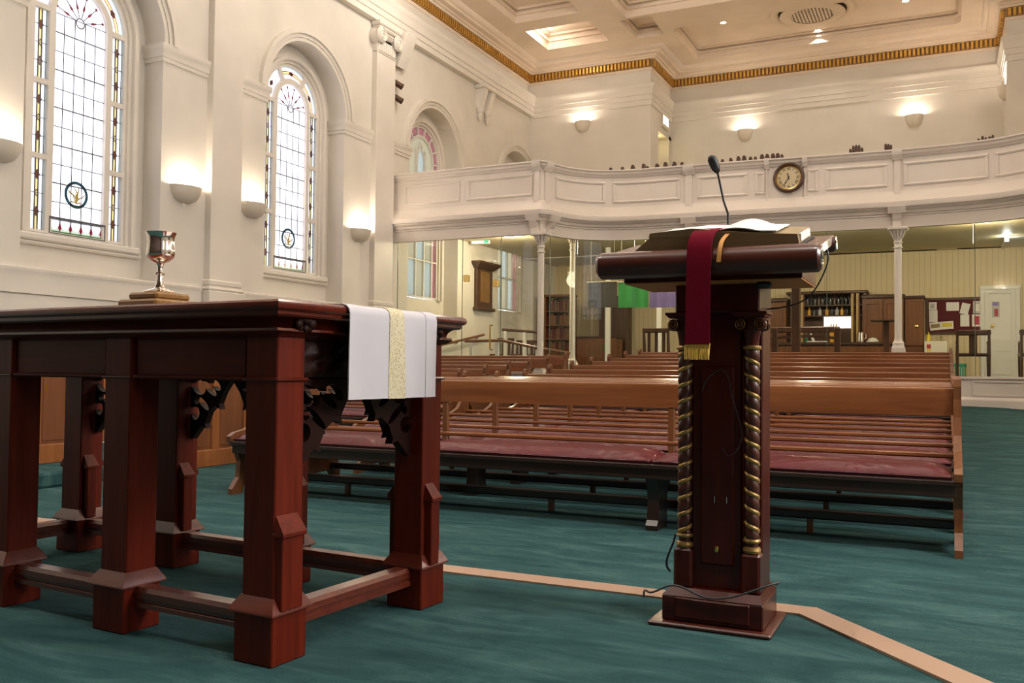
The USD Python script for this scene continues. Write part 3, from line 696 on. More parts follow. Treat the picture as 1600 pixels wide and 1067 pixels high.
def pil(px0, px1):
    s0, s1 = s_at_px(px0), s_at_px(px1); P_ = [tuple(gpt(s0)), tuple(gpt(s1))]; Q = [tuple(gpt(s0-.03)), tuple(gpt(s1+.03))]
    MB().sweep([(-.01, 3.76), (.035, 3.76), (.035, 4.36), (-.01, 4.36)], P_).sweep([(-.01, 4.30), (.05, 4.30), (.07, 4.34), (.10, 4.37), (.115, 4.44), (.115, 4.47), (-.01, 4.47)], Q).build('pilaster', 'gallery_paint', ga)
for a, b_ in ((836, 843), (850, 857), (1071, 1082), (1397, 1407)): pil(a, b_)
pil(1197, 1199); pil(1256, 1258)
def corbel(px, w=.13):
    s = s_at_px(px, 3.4); P_ = [tuple(gpt(s-w/2)), tuple(gpt(s+w/2))]; Q = [tuple(gpt(s-w)), tuple(gpt(s+w))]
    MB().sweep([(-.02, 3.215), (.05, 3.215), (.07, 3.27), (.06, 3.31), (.10, 3.36), (.13, 3.43), (-.02, 3.44)], P_).sweep([(-.02, 3.43), (.14, 3.43), (.16, 3.48), (.18, 3.53), (-.02, 3.53)], Q).build('corbel', 'gallery_paint', ga)
for px in (836, 857, 1078, 1402): corbel(px)

def column(x, y, z0, z1, label, ped=.5):
    t = thing('column', label, 'column', (x, y, z0))
    MB().cbox(-.10, -.10, 0, .10, .10, ped-.06, .008).hull([(sx*a, sy*a, zz) for sx in (-1, 1) for sy in (-1, 1) for a, zz in ((.10, ped-.06), (.075, ped))]).build('pedestal', 'column_paint', t, local=True)
    H = z1-z0
    MB().lathe([(0, ped-.01), (.085, ped-.01), (.09, ped+.02), (.07, ped+.05), (.062, ped+.07), (.056, ped+.12), (.054, H-.34), (.07, H-.335), (.07, H-.315), (.054, H-.31), (.054, H-.26), (.068, H-.25), (.068, H-.235), (.056, H-.225), (.065, H-.15), (.09, H-.09), (.135, H-.045), (0, H-.045)], n=24).build('shaft', 'column_paint', t, local=True)
    b = MB().cbox(-.15, -.15, H-.05, .15, .15, H, .008)
    for k in range(12):
        a = 2*PI*k/12; b.hull([(r*math.cos(a+d), r*math.sin(a+d), zz) for r, zz in ((.062, H-.2), (.075, H-.14), (.10, H-.085), (.13, H-.055)) for d in (-.14, .14)])
    b.build('capital', 'column_paint', t, local=True)
column(-6.26, 14.24, floor_z(14.24), 3.22, 'slender white iron column at the left bend of the gallery', .62)
q = at(1403, 357, y=15.78); column(float(q[0]), 15.80, .84, 3.22, 'slender white iron column right of the lectern, under the gallery', .50)
q = at(1078, 350, y=15.70); column(float(q[0]), 15.66, .84, 3.22, 'slender white iron column hidden behind the lectern desk', .50)
q = at(895, 385, y=17.0); column(float(q[0]), 17.0, .76, 3.62, 'white iron column standing behind the glass left of the banners', .30)

# ------------------------------------------------------------------ raised floor, plinth and glass screen under the gallery
vf = Polygon([tuple(p+np.array([0, .25])) for p in GP]+[(XR, YB+.1), (XW, YB+.1)])
MB().prism(vf, 'z', .2, .76).build('raised_floor', 'carpet', None, smooth=False, label='raised carpeted floor behind the glass screen', kind='structure')
PG = GP.copy()
pl = thing('trim', 'white panelled plinth carrying the glass screen', None, kind='structure')
MB().sweep([(-.35, .2), (.0, .2), (.0, .80), (.03, .81), (.03, .845), (-.35, .845)], PG).build('plinth', 'gallery_paint', pl)
MB().sweep([(-.02, .15), (.05, .15), (.05, .47), (.035, .50), (.02, .51), (.012, .53), (-.02, .53)], PG).build('skirting', 'gallery_paint', pl)
for a, b_ in ((1508, 1518), (1519, 1600), (1603, 1690)):
    s0, s1 = s_at_px(a, .7), s_at_px(b_, .7)
    if s1-s0 > .25:
        b = MB(); pr = lambda a, c: [(-.005, a), (.014, a), (.014, c), (-.005, c)]
        b.sweep(pr(.755, .785), sub(s0, s1)).sweep(pr(.545, .575), sub(s0, s1)).sweep(pr(.57, .76), sub(s0, s0+.03)).sweep(pr(.57, .76), sub(s1-.03, s1)).build('panel_frame', 'gallery_paint', pl)
gs = thing('glass_screen', 'frameless clear glass screen closing the space under the gallery', 'glass screen')
brk = [.05, s_at_px(716, 2.2), s_at_px(777, 2.2), s_at_px(838, 2.2)]
cs = [s_at_px(p_, 2.2) for p_ in (868, 905, 945, 989, 1078, 1180, 1291, 1403, 1521)]+[s_at_px(1600, 2.2)+.2]
runs = list(zip(brk[:-1], brk[1:]))+list(zip(cs[:-1], cs[1:]))
for s0, s1 in runs:
    a, c = gpt(s0+.004), gpt(s1-.004); d = c-a; n = np.array([d[1], -d[0]])/np.linalg.norm(d); off = -n*.14
    a, c = a+off, c+off; h = n*.006
    MB().prism([tuple(a-h), tuple(c-h), tuple(c+h), tuple(a+h)], 'z', .845, 3.62).build('glass_pane', 'clear_glass', gs, smooth=False)
b = MB()
for s in brk+cs[:-1]:
    a = gpt(s); d = gpt(s+.01)-gpt(s-.01); n = np.array([d[1], -d[0]])/np.linalg.norm(d); a = a-n*.14; e = d/np.linalg.norm(d)*.004; h = n*.0065
    b.prism([tuple(a-h-e), tuple(a-h+e), tuple(a+h+e), tuple(a+h-e)], 'z', .845, 3.62)
b.build('pane_joints', 'glass_edge', gs, smooth=False, kind='stuff')
for px, py in ((729, 435), (775, 443)):
    p = at(px, py, y=14.4); MB().cbox(p[0]-.055, 14.37, p[2]-.06, p[0]+.055, 14.43, p[2]+.06, .006).build('patch_fitting', 'brass', gs)
p = at(767, 508, y=14.33); p2 = at(767, 546, y=14.33)
MB().tube([(p[0], 14.38, p[2]), (p[0], 14.30, p[2]), (p[0], 14.30, p2[2]), (p[0], 14.38, p2[2])], .014, 8).build('door_handle', 'brass', gs)

# ------------------------------------------------------------------ communion table
TROT = -.0678736; TO = (-1.783, 2.128, 0.)
tb = thing('communion_table', 'dark red mahogany communion table with square legs and pierced brackets', 'table', TO, TROT)
U0, U1, V0, V1 = -2.13, 0., 0., .90
def ring(prof, e=0., name='x', m='table_wood_x', par=tb):
    P_ = [(U0-e, V0-e), (U0-e, V1+e), (U1+e, V1+e), (U1+e, V0-e)]   # clockwise: outside lies to the left
    return MB().sweep([(-d, z) for d, z in prof], P_, closed=True)
def inset(k): return Polygon([(U0-k, V0-k), (U1+k, V0-k), (U1+k, V1+k), (U0-k, V1+k)])
b = MB().prism(inset(.043), 'z', 1.047, 1.077); b.sweep([(-x, z) for x, z in ((.0, 1.047), (.048, 1.047), (.055, 1.053), (.057, 1.062), (.055, 1.071), (.046, 1.0775), (.0, 1.0775))], [(U0, V0), (U0, V1), (U1, V1), (U1, V0)], closed=True)
b.build('table_top', 'table_wood_x', tb, local=True)
ring([(-.03, 1.03), (.036, 1.03), (.043, 1.036), (.043, 1.047), (-.03, 1.047)]).build('top_moulding', 'table_wood_x', tb, local=True)
cove = [(-.04, .995)]+[(.034*(1-math.cos(t)), .998+.033*math.sin(t)) for t in np.linspace(0, PI/2, 6)]+[(-.04, 1.031)]
ring(cove).build('frieze', 'apron_wood', tb, local=True)
ring([(-.05, .962), (.0, .975), (.012, .983), (.017, .989), (.014, .997), (-.05, .998)]).build('string_moulding', 'table_wood_x', tb, local=True)
# legs
US = [0., -.655, -1.31, -1.965]
def leg(u, v, back):
    u1, u0, v0, v1 = u, u-.157, v, v+.147; uc, vc_ = (u0+u1)/2, (v0+v1)/2
    l = MB().cbox(u0+.016, v0+.016, .16, u1-.012, v1-.012, .975, .004).build('leg', 'table_wood', tb, local=True)
    MB().cbox(u0, v0, 0, u1, v1, .155, .004).build('block', 'table_wood', l, local=True)
    g = .012; w = [(u0-g, v0-g, .15), (u1+g, v0-g, .15), (u1+g, v1+g, .15), (u0-g, v1+g, .15), (u0-g, v0-g, .158), (u1+g, v0-g, .158), (u1+g, v1+g, .158), (u0-g, v1+g, .158)]
    w += [(u0+.014, v0+.014, .197), (u1-.01, v0+.014, .197), (u1-.01, v1-.01, .197), (u0+.014, v1-.01, .197)]
    MB().hull(w).build('block_cap', 'table_cap', l, local=True)
    def buttress(cu, cv, ax, sg, top=.40, wd=.05, pr=.032):
        # small gabled buttress on a face; ax 'u' or 'v'
        bb = MB()
        if ax == 'u':
            f0 = u1-.012 if sg > 0 else u0+.016; f1 = f0+sg*pr; g1 = f0+sg*(pr+.008); A = .5*wd
            bb.cbox(f0-sg*.01, cv-A, .16, f1, cv+A, top, .003)
            bb.cbox(f0-sg*.01, cv-A-.006, top-.008, g1, cv+A+.006, top+.004, .002)
            bb.hull([(f0, cv-A-.006, top+.004), (f0, cv+A+.006, top+.004), (g1, cv-A-.006, top+.004), (g1, cv+A+.006, top+.004), (f0, cv-A, top+.055), (f0, cv+A, top+.055), (f0, cv, top+.04)])
        else:
            f0 = v1-.012 if sg > 0 else v0+.016; f1 = f0+sg*pr; g1 = f0+sg*(pr+.008); A = .5*wd
            bb.cbox(cu-A, f0-sg*.01, .16, cu+A, f1, top, .003)
            bb.cbox(cu-A-.006, f0-sg*.01, top-.008, cu+A+.006, g1, top+.004, .002)
            bb.hull([(cu-A-.006, f0, top+.004), (cu+A+.006, f0, top+.004), (cu-A-.006, g1, top+.004), (cu+A+.006, g1, top+.004), (cu-A, f0, top+.055), (cu+A, f0, top+.055)])
        bb.build('buttress', 'table_wood', l, local=True)
    if back:
        buttress(0, vc_-.015, 'u', 1); buttress(0, vc_-.015, 'u', -1); buttress(uc, 0, 'v', 1)
    if u == 0. and not back:
        buttress(0, .066, 'u', 1, .385, .09, .028)
    MB().cbox(u0+.006, v0+.006, .838, u1-.002, v1-.002, .850, .004).build('astragal', 'table_wood_x', l, local=True)
    return l
for u in US: leg(u, 0., False)
for u in US: leg(u, .755, True)
# aprons
for a, c in zip(US[1:], US[:-1]):
    MB().cbox(a-.002, .03, .85, c-.155, .065, .99, .003).cbox(a-.002, .012, .838, c-.155, .07, .852, .005).build('apron', 'apron_wood', tb, local=True)
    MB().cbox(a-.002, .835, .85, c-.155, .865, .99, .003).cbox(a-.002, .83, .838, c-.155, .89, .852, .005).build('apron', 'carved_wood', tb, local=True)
def carved(u0, u1, v0, v1, z0, z1, ax):
    n, m = 46, 14; vv = []; g = np.random.RandomState(3)
    for j in range(m+1):
        for i in range(n+1):
            s, t = i/n, j/m; p_ = np.array([[s*9, t*3.2, .7]]); h = .014*(abs(math.sin(s*PI*7+1.5*math.sin(t*6)))*abs(math.sin(t*PI*2+s*9))+.6*float(meshkit.fbm(p_*2.2, 3)[0]))
            h *= min(1, 8*min(s, 1-s, t*.6, (1-t)*.6))
            vv.append((u0+h if ax == 'u' else u0+(u1-u0)*s, (v0+(v1-v0)*s) if ax == 'u' else v0-h, z0+(z1-z0)*t))
    ff = [(j*(n+1)+i, j*(n+1)+i+1, (j+1)*(n+1)+i+1, (j+1)*(n+1)+i) for j in range(m) for i in range(n)]
    return MB().add(vv, ff)
for ue, nm in ((-.045, 1), (U0+.03, 0)):
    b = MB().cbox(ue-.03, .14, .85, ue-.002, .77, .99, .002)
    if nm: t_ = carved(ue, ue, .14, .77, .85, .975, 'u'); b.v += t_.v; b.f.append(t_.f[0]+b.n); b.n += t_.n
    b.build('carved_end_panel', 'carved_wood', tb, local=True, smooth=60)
# pierced gothic brackets
def bracket_poly(w, top=.845, drop=.285):
    # s from 0 at the leg to w at the middle of the bay
    pts = [(0, top), (w, top), (w, top-.012)]
    ctrl = [(w*.985, top-.02), (w*.80, top-.075), (w*.70, top-.125), (w*.73, top-.15), (w*.60, top-.135), (w*.45, top-.165), (w*.36, top-.215), (w*.39, top-.235), (w*.27, top-.225), (w*.14, top-.26), (w*.05, top-drop)]
    pl_ = Polygon(pts+ctrl+[(0, top-drop)])
    for cx, cz, rx, rz, an in ((.20, .055, .045, .032, -25), (.46, .06, .055, .016, -35), (.30, .125, .05, .014, -38), (.12, .17, .026, .03, 0), (.62, .045, .035, .018, -35)):
        h = affinity.rotate(affinity.scale(Point(0, 0).buffer(1), rx*w/.26, rz), an); h2 = affinity.translate(h, cx*w, top-cz); k2 = affinity.translate(Point(0, 0).buffer(.017), cx*w-rx*.8*w/.26, top-cz+.01)
        pl_ = pl_.difference(h2).difference(k2)
    return pl_
def put_bracket(ax, fixed, start, w, sg, par=tb, th=.03):
    p_ = bracket_poly(w)
    p_ = affinity.translate(affinity.scale(p_, sg, 1, origin=(0, 0)), start, 0)
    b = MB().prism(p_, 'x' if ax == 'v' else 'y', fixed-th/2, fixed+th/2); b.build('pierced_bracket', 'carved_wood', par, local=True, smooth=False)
put_bracket('v', -.07, .145, .305, 1); put_bracket('v', -.07, .757, .305, -1)
for a, c in zip(US[1:], US[:-1]):
    w = (c-.157-a)/2; put_bracket('u', .85, a, w, 1); put_bracket('u', .85, c-.157, w, -1)
# stretchers
SP = [(-.035, .085), (.035, .085), (.035, .10), (.028, .104), (.028, .112), (.035, .116), (.035, .137), (.026, .150), (-.026, .150), (-.035, .137), (-.035, .116), (-.028, .112), (-.028, .104), (-.035, .10)]
for a, c in zip(US[1:], US[:-1]):
    for vv in (.072, .83): MB().sweep(SP, [(a-.004, vv), (c-.153, vv)]).build('stretcher', 'table_cap', tb, local=True, smooth=20)
for u in (-.08, U0+.08): MB().sweep(SP, [(u, .143), (u, .759)]).build('stretcher', 'table_cap', tb, local=True, smooth=20)
# carved bosses at the end of the frieze
for vv in (.10, .80):
    b = MB(); rng = random.Random(11)
    for k in range(9):
        s_ = trimesh.creation.icosphere(1, .012+.007*rng.random()); s_.vertices *= (.7, 1, 1); s_.apply_translation((.012+.006*rng.random(), vv+.028*math.cos(k*.8), 1.012+.014*math.sin(k*.8))); b.tm(s_)
    b.build('carved_boss', 'carved_wood', tb, local=True)
def tw(u, v, z):
    c, s = math.cos(TROT), math.sin(TROT); return (TO[0]+u*c-v*s, TO[1]+u*s+v*c, z)
# white runner with a lace band
TT = 1.0775
cl = thing('table_runner', 'white linen runner with a gold lace band hanging over the table end', 'cloth', tw(0, .49, TT), TROT)
def drape(v0, v1, d0, d1, zb, nv=10, wav=.004):
    """cloth over the end: on the top from u=-.5, over the edge, down to zb; local to the runner (v about 0, z about 0)"""
    path = [(-.5, .003), (-.1, .003), (.035, .003), (.052, -.001), (.062, -.010), (.066, -.025)]+[(.066, z) for z in np.linspace(-.06, zb, 9)]
    vv, nn = [], len(path)
    for side in (0, 1):
        for i in range(nv+1):
            v_ = v0+(v1-v0)*i/nv
            for j, (u, z) in enumerate(path):
                k = min(1, max(0, (j-5)/6)); o_ = wav*k*math.sin(v_*17+1)*1.2+.003*k*math.sin(v_*41)
                t_ = d0 if side == 0 else d1
                nu, nz = (0, 1) if j < 3 else ((.5, .8) if j == 3 else ((.85, .5) if j == 4 else (1, 0)))
                vv.append((u+nu*t_+o_, v_+.004*k*(v_/.24), z+nz*t_))
    f_ = []; A = (nv+1)*nn
    for i in range(nv):
        for j in range(nn-1):
            a = i*nn+j; f_ += [(a, a+1, a+1+nn, a+nn), (A+a, A+a+nn, A+a+nn+1, A+a+1)]
    for j in range(nn-1):
        f_ += [(j, A+j, A+j+1, j+1), (nv*nn+j, nv*nn+j+1, A+nv*nn+j+1, A+nv*nn+j)]
    for i in range(nv):
        a, c = i*nn+nn-1, (i+1)*nn+nn-1; f_ += [(a, A+a, A+c, c), (i*nn, (i+1)*nn, A+(i+1)*nn, A+i*nn)]
    t_ = trimesh.Trimesh(np.array(vv), np.array([q for ff in f_ for q in ((ff[0], ff[1], ff[2]), (ff[0], ff[2], ff[3]))]), process=False); trimesh.repair.fix_normals(t_)
    return MB().tm(t_)
ZB = -.298
drape(-.243, .243, 0, .0025, ZB).build('linen', 'cloth_white', cl, local=True, smooth=50)
drape(-.243, -.175, .002, .0042, ZB, 4).build('hem', 'cloth_hem', cl, local=True, smooth=50)
drape(.175, .243, .002, .0042, ZB, 4).build('hem', 'cloth_hem', cl, local=True, smooth=50)
drape(-.037, .042, .002, .0055, ZB-.001, 4).build('lace_band', 'lace', cl, local=True, smooth=50)

# chalice on its stepped wooden plinth
CU0, CV0 = -.775, .215
pb = thing('chalice_stand', 'stepped square wooden plinth under the silver chalice on the table', 'stand', tw(CU0, CV0, TT), TROT)
MB().cbox(-.10, -.10, 0, .10, .10, .036, .008).build('lower_step', 'plinth_wood', pb, local=True)
MB().cbox(-.075, -.075, .036, .075, .075, .062, .008).build('upper_step', 'plinth_wood', pb, local=True)
ch = thing('chalice', 'polished silver chalice on the wooden plinth on the table', 'chalice', tw(CU0, CV0, TT+.062))
Hs = .218
bow = [(.0, .108), (.012, .108), (.03, .116), (.044, .128), (.050, .142), (.048, .160), (.046, .185), (.048, .203), (.054, .218), (.0525, .219), (.046, .203), (.044, .185), (.045, .160), (.046, .145), (.038, .130), (.0, .122)]
MB().lathe(bow, n=40).build('cup', 'silver', ch, local=True, smooth=60)
MB().lathe([(0, .018), (.02, .02), (.014, .035), (.010, .055), (.010, .066), (.017, .070), (.017, .075), (.010, .079), (.009, .095), (.014, .108), (0, .11)], n=32).build('stem', 'silver', ch, local=True, smooth=60)
MB().lathe([(0, 0), (.054, 0), (.056, .004), (.050, .009), (.038, .013), (.026, .017), (.018, .022), (0, .022)], n=40).build('foot', 'silver', ch, local=True, smooth=60)

# ------------------------------------------------------------------ lectern
LB = (-.736, 3.26, 0.)
le = thing('lectern', 'dark varnished lectern with twisted gilt columns and rolled desk edges', 'lectern', LB)
MB().cbox(-.944, 3.09, 0, -.526, 3.43, .016, .005).build('base_board', 'lectern_roll', le)
MB().cbox(-.902, 3.125, .016, -.557, 3.40, .102, .004).hull([(x, y, z) for x0, x1, y0, y1, z in ((-.902, -.557, 3.125, 3.40, .102), (-.878, -.572, 3.15, 3.38, .128)) for x in (x0, x1) for y in (y0, y1)]).cbox(-.855, 3.118, .03, -.60, 3.13, .098, .004).build('plinth', 'lectern_wood', le)
MB().cbox(-.812, 3.185, .125, -.640, 3.36, 1.10, .004).build('post', 'lectern_wood', le)
MB().cbox(-.868, 3.222, .125, -.576, 3.372, 1.088, .004).build('body', 'lectern_wood', le)
MB().cbox(-.78, 3.176, .21, -.664, 3.19, .90, .006).build('door_panel', 'lectern_wood', le)
MB().cbox(-.732, 3.1735, .425, -.729, 3.1765, .448, .0005).cbox(-.690, 3.1735, .425, -.687, 3.1765, .448, .0005).build('hinge_mark', 'silver', le)
MB().lathe([(0, -.012), (.007, -.01), (.009, 0), (.007, .01), (0, .012)], (-.722, 3.172, .267), 12).build('door_knob', 'brass', le)
for cx, s_ in ((-.838, 1), (-.605, -1)):
    MB().cbox(cx-.033, 3.155, .125, cx+.033, 3.225, .262, .008).build('pedestal', 'lectern_wood', le)
    cyy = 3.188; n, m = 20, 200; zz = np.linspace(.30, .955, m+1); pitch = .0565; vv = []
    for z in zz:
        for k in range(n):
            th = 2*PI*k/n; ph = th*s_-2*PI*z/pitch; r = .0195+.0065*abs(math.sin(ph/2))
            vv.append((cx+r*math.cos(th), cyy+r*math.sin(th), z))
    ff = [(j*n+k, j*n+(k+1) % n, (j+1)*n+(k+1) % n, (j+1)*n+k) for j in range(m) for k in range(n)]
    b = MB().add(vv, ff); b.lathe([(0, .262), (.024, .262), (.02, .30), (.024, .302), (0, .302)], (cx, cyy, 0), 20).build('twisted_column', 'lectern_roll', le, smooth=60)
    hx = [(cx+.0185*math.cos(2*PI*s_*z/pitch), cyy+.0185*math.sin(2*PI*s_*z/pitch), z) for z in np.linspace(.30, .955, 260)]
    MB().tube(hx, .0092, 7).build('gilt_spiral', 'gold', le, smooth=60)
    for rp_ in ([(.018, .262), (.028, .264), (.031, .272), (.028, .281), (.02, .285)], [(.02, .297), (.028, .299), (.030, .305), (.027, .311), (.02, .312)], [(.02, .955), (.03, .957), (.032, .964), (.028, .97), (.02, .972)]):
        MB().lathe(rp_, (cx, cyy, 0), 24).build('gilt_ring', 'gold', le)
    b = MB().lathe([(.022, .968), (.024, .99), (.03, 1.02), (.036, 1.045), (.036, 1.07), (0, 1.07)], (cx, cyy, 0), 20)
    b.cbox(cx-.052, cyy-.052, 1.068, cx+.052, cyy+.052, 1.076, .003).hull([(cx+sx*a, cyy+sy*a, z) for a, z in ((.045, 1.066), (.058, 1.078), (.058, 1.086)) for sx in (-1, 1) for sy in (-1, 1)])
    for sx in (-1, 1):
        for yy in (-1, 1):
            b.lathe([(0, -.014), (.018, -.014), (.021, -.008), (.021, .008), (.018, .014), (0, .014)], (cx+sx*.034, cyy+yy*.034, 1.042), 16, ax='y')
    b.build('capital', 'lectern_wood', le)
    b = MB()
    for sx in (-1, 1):
        sp = spiral(0, 0, .020, sx, 2., 36); b.tube([(cx+sx*.034+a, cyy-.050, 1.042+c) for a, c in sp], .0015, 5)
        sp = spiral(0, 0, .020, sx, 2., 36); b.tube([(cx+.050*(1 if cx > -.7 else -1), cyy+sx*.034+a, 1.042+c) for a, c in sp], .0015, 5)
    b.build('gilt_scroll', 'scroll_gilt', le)
MB().cbox(-.866, 3.15, 1.085, -.574, 3.38, 1.20, .005).build('head', 'lectern_wood', le)
# sloping desk with rolled edges
sl = (1.333-1.243)/.40
def dz(y): return 1.243+(y-3.0)*sl
MB().hull([(x, y, dz(y)+h) for x in (-1.085, -.362) for y in (2.98, 3.40) for h in (.005, .035)]).build('desk_board', 'lectern_roll', le)
MB().hull([(x, y, z) for x in (-1.02, -.42) for y, z in ((3.045, 1.187), (3.045, dz(3.045)+.01), (3.39, 1.187), (3.39, dz(3.39)+.01))]).build('desk_box', 'lectern_wood', le)
MB().cbox(-1.018, 3.047, 1.182, -.422, 3.388, 1.1865, .001).build('desk_underside', 'lit_underside_wood', le)
roll = [(0, -.371), (.036, -.371), (.046, -.362), (.047, -.35), (.047, .35), (.046, .362), (.036, .371), (0, .371)]
MB().lathe(roll, (-.725, 3.0, 1.243), 28, ax='x').build('front_roll', 'lectern_roll', le)
MB().lathe([(r*.64, z) for r, z in roll], (-.725, 3.40, 1.338), 28, ax='x').build('rear_roll', 'lectern_roll', le)
b = MB()
for yy, zz_, R in ((3.0, 1.243, .036), (3.40, 1.338, .024)):
    for xx, s_ in ((-.353, 1), (-1.097, -1)): b.tube([(xx, yy+a, zz_+c) for a, c in spiral(0, 0, R, 1, 2.2, 40)], .003, 5)
b.build('roll_scroll', 'silver', le)
MB().lathe([(0, -.012), (.022, -.010), (.028, 0), (.022, .010), (0, .012)], (-.555, 3.12, 1.172), 16).build('desk_knob', 'black_plastic', le)

# open Bible on the desk
ang = math.atan(sl)
def desk_xf(v, oy=3.05):
    # local: x across, y up the slope from the lower edge, z off the desk
    c, s = math.cos(ang), math.sin(ang); y = v[:, 1]*c-v[:, 2]*s; z = v[:, 1]*s+v[:, 2]*c
    return np.stack([v[:, 0], oy+y, dz(oy)+.036+z], 1)
bk = thing('bible', 'large open Bible lying on the lectern desk', 'book', (-.70, 3.2, 1.32))
MB().box(-.995+.0, -.012, 0, -.42, .30, .006).xf(desk_xf).build('cover', 'leather_black', bk)
def block(pts, name, m, y0=0., y1=.29): return MB().prism(Polygon(pts), 'y', y0, y1).xf(desk_xf).build(name, m, bk, smooth=40)
xs = np.linspace(-.70, -.975, 14)
top = [(x, .058-.010*math.exp(-((x+.70)/.03)**2)*0+.006*math.sin((x+.70)/.275*-PI)-.0*abs(x+.70)) for x in xs]
block([(-.70, .006), (-.70, .060)]+[(-.78, .064), (-.86, .060), (-.915, .058), (-.985, .006)], 'page_block', 'gilt_edge')
block([(-.70, .05), (-.70, .066), (-.78, .074), (-.86, .070), (-.925, .066), (-.93, .05)], 'page_block', 'gilt_edge', -.002, .012)
block([(-.70, .006), (-.43, .006), (-.435, .038), (-.52, .045), (-.60, .052), (-.66, .060), (-.70, .060)], 'page_block', 'gilt_edge')
block([(-.915, .0585), (-.86, .0605), (-.78, .0645), (-.70, .060), (-.70, .0612), (-.78, .0655), (-.86, .0615), (-.915, .0595)], 'open_page', 'page_white', .004, .286)
pg = MB(); A = []; n = 12
for i in range(n+1):
    t = i/n; x = -.70+.20*t
    for j in range(7):
        y = .004+.282*j/6; A.append((x, y, (.0635+.020*math.sin(min(1, t*1.4)*PI)*(.5+.5*smoothstep(j/6))-.011*t)))
F_ = [(i*7+j, (i+1)*7+j, (i+1)*7+j+1, i*7+j+1) for i in range(n) for j in range(6)]
AA = A+[(x, y, z-.003) for x, y, z in A]; k0 = len(A)
F2 = F_+[(k0+d, k0+c, k0+b_, k0+a) for a, b_, c, d in F_]
edge = [i*7 for i in range(n+1)]+[n*7+j for j in range(1, 7)]+[i*7+6 for i in range(n-1, -1, -1)]+[j for j in range(5, 0, -1)]
F2 += [(edge[(q+1) % len(edge)], edge[q], k0+edge[q], k0+edge[(q+1) % len(edge)]) for q in range(len(edge))]
pg.add(AA, F2).xf(desk_xf).build('open_page', 'page_white', bk, smooth=60)
block([(-.44, .012), (-.427, .012), (-.427, .036), (-.44, .036)], 'thumb_edge', 'paper', .03, .25)
# burgundy fall over the book and the front roll
fa = thing('pulpit_fall', 'burgundy fabric fall hanging from the open Bible over the lectern front', 'cloth', (-.733, 2.95, 1.34))
def strip(path, x0, x1, th, slant=0., nx=4):
    P_ = np.array(path); T = np.gradient(P_, axis=0); T /= np.linalg.norm(T, axis=1)[:, None]; N = np.stack([T[:, 1], -T[:, 0]], 1); k = len(P_); V = []; F = []
    for side in (0, 1):
        for j in range(k):
            for i in range(nx+1):
                t = i/nx; x = x0+(x1-x0)*t+slant*(j/(k-1)); q_ = P_[j]+N[j]*th*side
                V.append((x, q_[0], q_[1]))
    A = k*(nx+1); m = nx+1
    for j in range(k-1):
        for i in range(nx):
            a = j*m+i; F += [(a, a+1, a+m+1, a+m), (A+a, A+a+m, A+a+m+1, A+a+1)]
        F += [(j*m, (j+1)*m, A+(j+1)*m, A+j*m), (j*m+nx, A+j*m+nx, A+(j+1)*m+nx, (j+1)*m+nx)]
    for i in range(nx): F += [(i, A+i, A+i+1, i+1), ((k-1)*m+i, (k-1)*m+i+1, A+(k-1)*m+i+1, A+(k-1)*m+i)]
    t_ = trimesh.Trimesh(np.array(V), np.array([q for f4 in F for q in ((f4[0], f4[1], f4[2]), (f4[0], f4[2], f4[3]))]), process=False); trimesh.repair.fix_normals(t_)
    return MB().tm(t_)
ff = [(3.10, 1.366), (3.085, 1.364), (3.06, 1.358), (3.035, 1.352), (3.00, 1.340), (2.968, 1.318), (2.950, 1.28), (2.947, 1.22), (2.946, 1.15), (2.946, 1.05), (2.946, .968)]
strip(ff, -.764, -.683, .004, -.012).build('fabric', 'burgundy', fa, smooth=50)
b = MB(); rng = random.Random(4)
for k in range(46):
    x = -.776+.081*k/45; dx = rng.uniform(-.004, .004)
    b.tube([(x, 2.948, .970), (x+dx*.5, 2.946+rng.uniform(-.002, .002), .945), (x+dx, 2.946, .918+rng.uniform(0, .004))], .0014, 4)
b.cbox(-.777, 2.944, .962, -.694, 2.951, .972, .001)
b.build('fringe', 'fringe_gold', fa, kind='stuff')
rb = [(3.06, 1.345), (3.03, 1.335), (2.99, 1.318), (2.965, 1.302), (2.950, 1.28), (2.946, 1.255), (2.9455, 1.235)]
strip(rb, -.667, -.650, .0015, -.012, 2).build('bookmark_ribbon', 'ribbon_orange', None, smooth=50, label='orange ribbon bookmark hanging from the open Bible beside the burgundy fall', category='bookmark') if False else None
r_ = strip(rb, -.664, -.650, .0015, -.010, 2).build('bookmark_ribbon', 'ribbon_orange', None, smooth=50)
tag(r_, 'orange ribbon bookmark hanging from the Bible beside the burgundy fall', 'bookmark')
# gooseneck microphone
m0 = at(1139, 358, y=3.42); m1 = at(1121, 268, y=3.42); m2 = at(1110, 243, y=3.40)
mi = thing('microphone', 'black gooseneck microphone rising from the lectern desk', 'microphone', (float(m0[0]), 3.42, 1.36))
zb = dz(3.395)+.03
MB().lathe([(0, 0), (.018, 0), (.018, .012), (.008, .02), (0, .02)], (m0[0], 3.40, zb), 16).build('base', 'black_plastic', mi)
pt = [(m0[0]+.002, 3.40, zb+.01), (m0[0], 3.41, m0[2]), (m0[0]-.004, 3.42, m0[2]+.06), (at(1131, 315, y=3.42)[0], 3.42, at(1131, 315, y=3.42)[2]), tuple(m1)]
MB().tube(pt, [.0045, .0045, .0042, .004, .0042], 10).build('gooseneck', 'black_plastic', mi, smooth=60)
d = (m2-m1); d /= np.linalg.norm(d)
ends = [m1-d*.006+d*t for t in (0, .004, .012, .02, .045, .058, .068, .072)]
MB().tube(ends, [.004, .010, .013, .0165, .0185, .0175, .012, .004], 16).build('windscreen', 'black_plastic', mi, smooth=60)
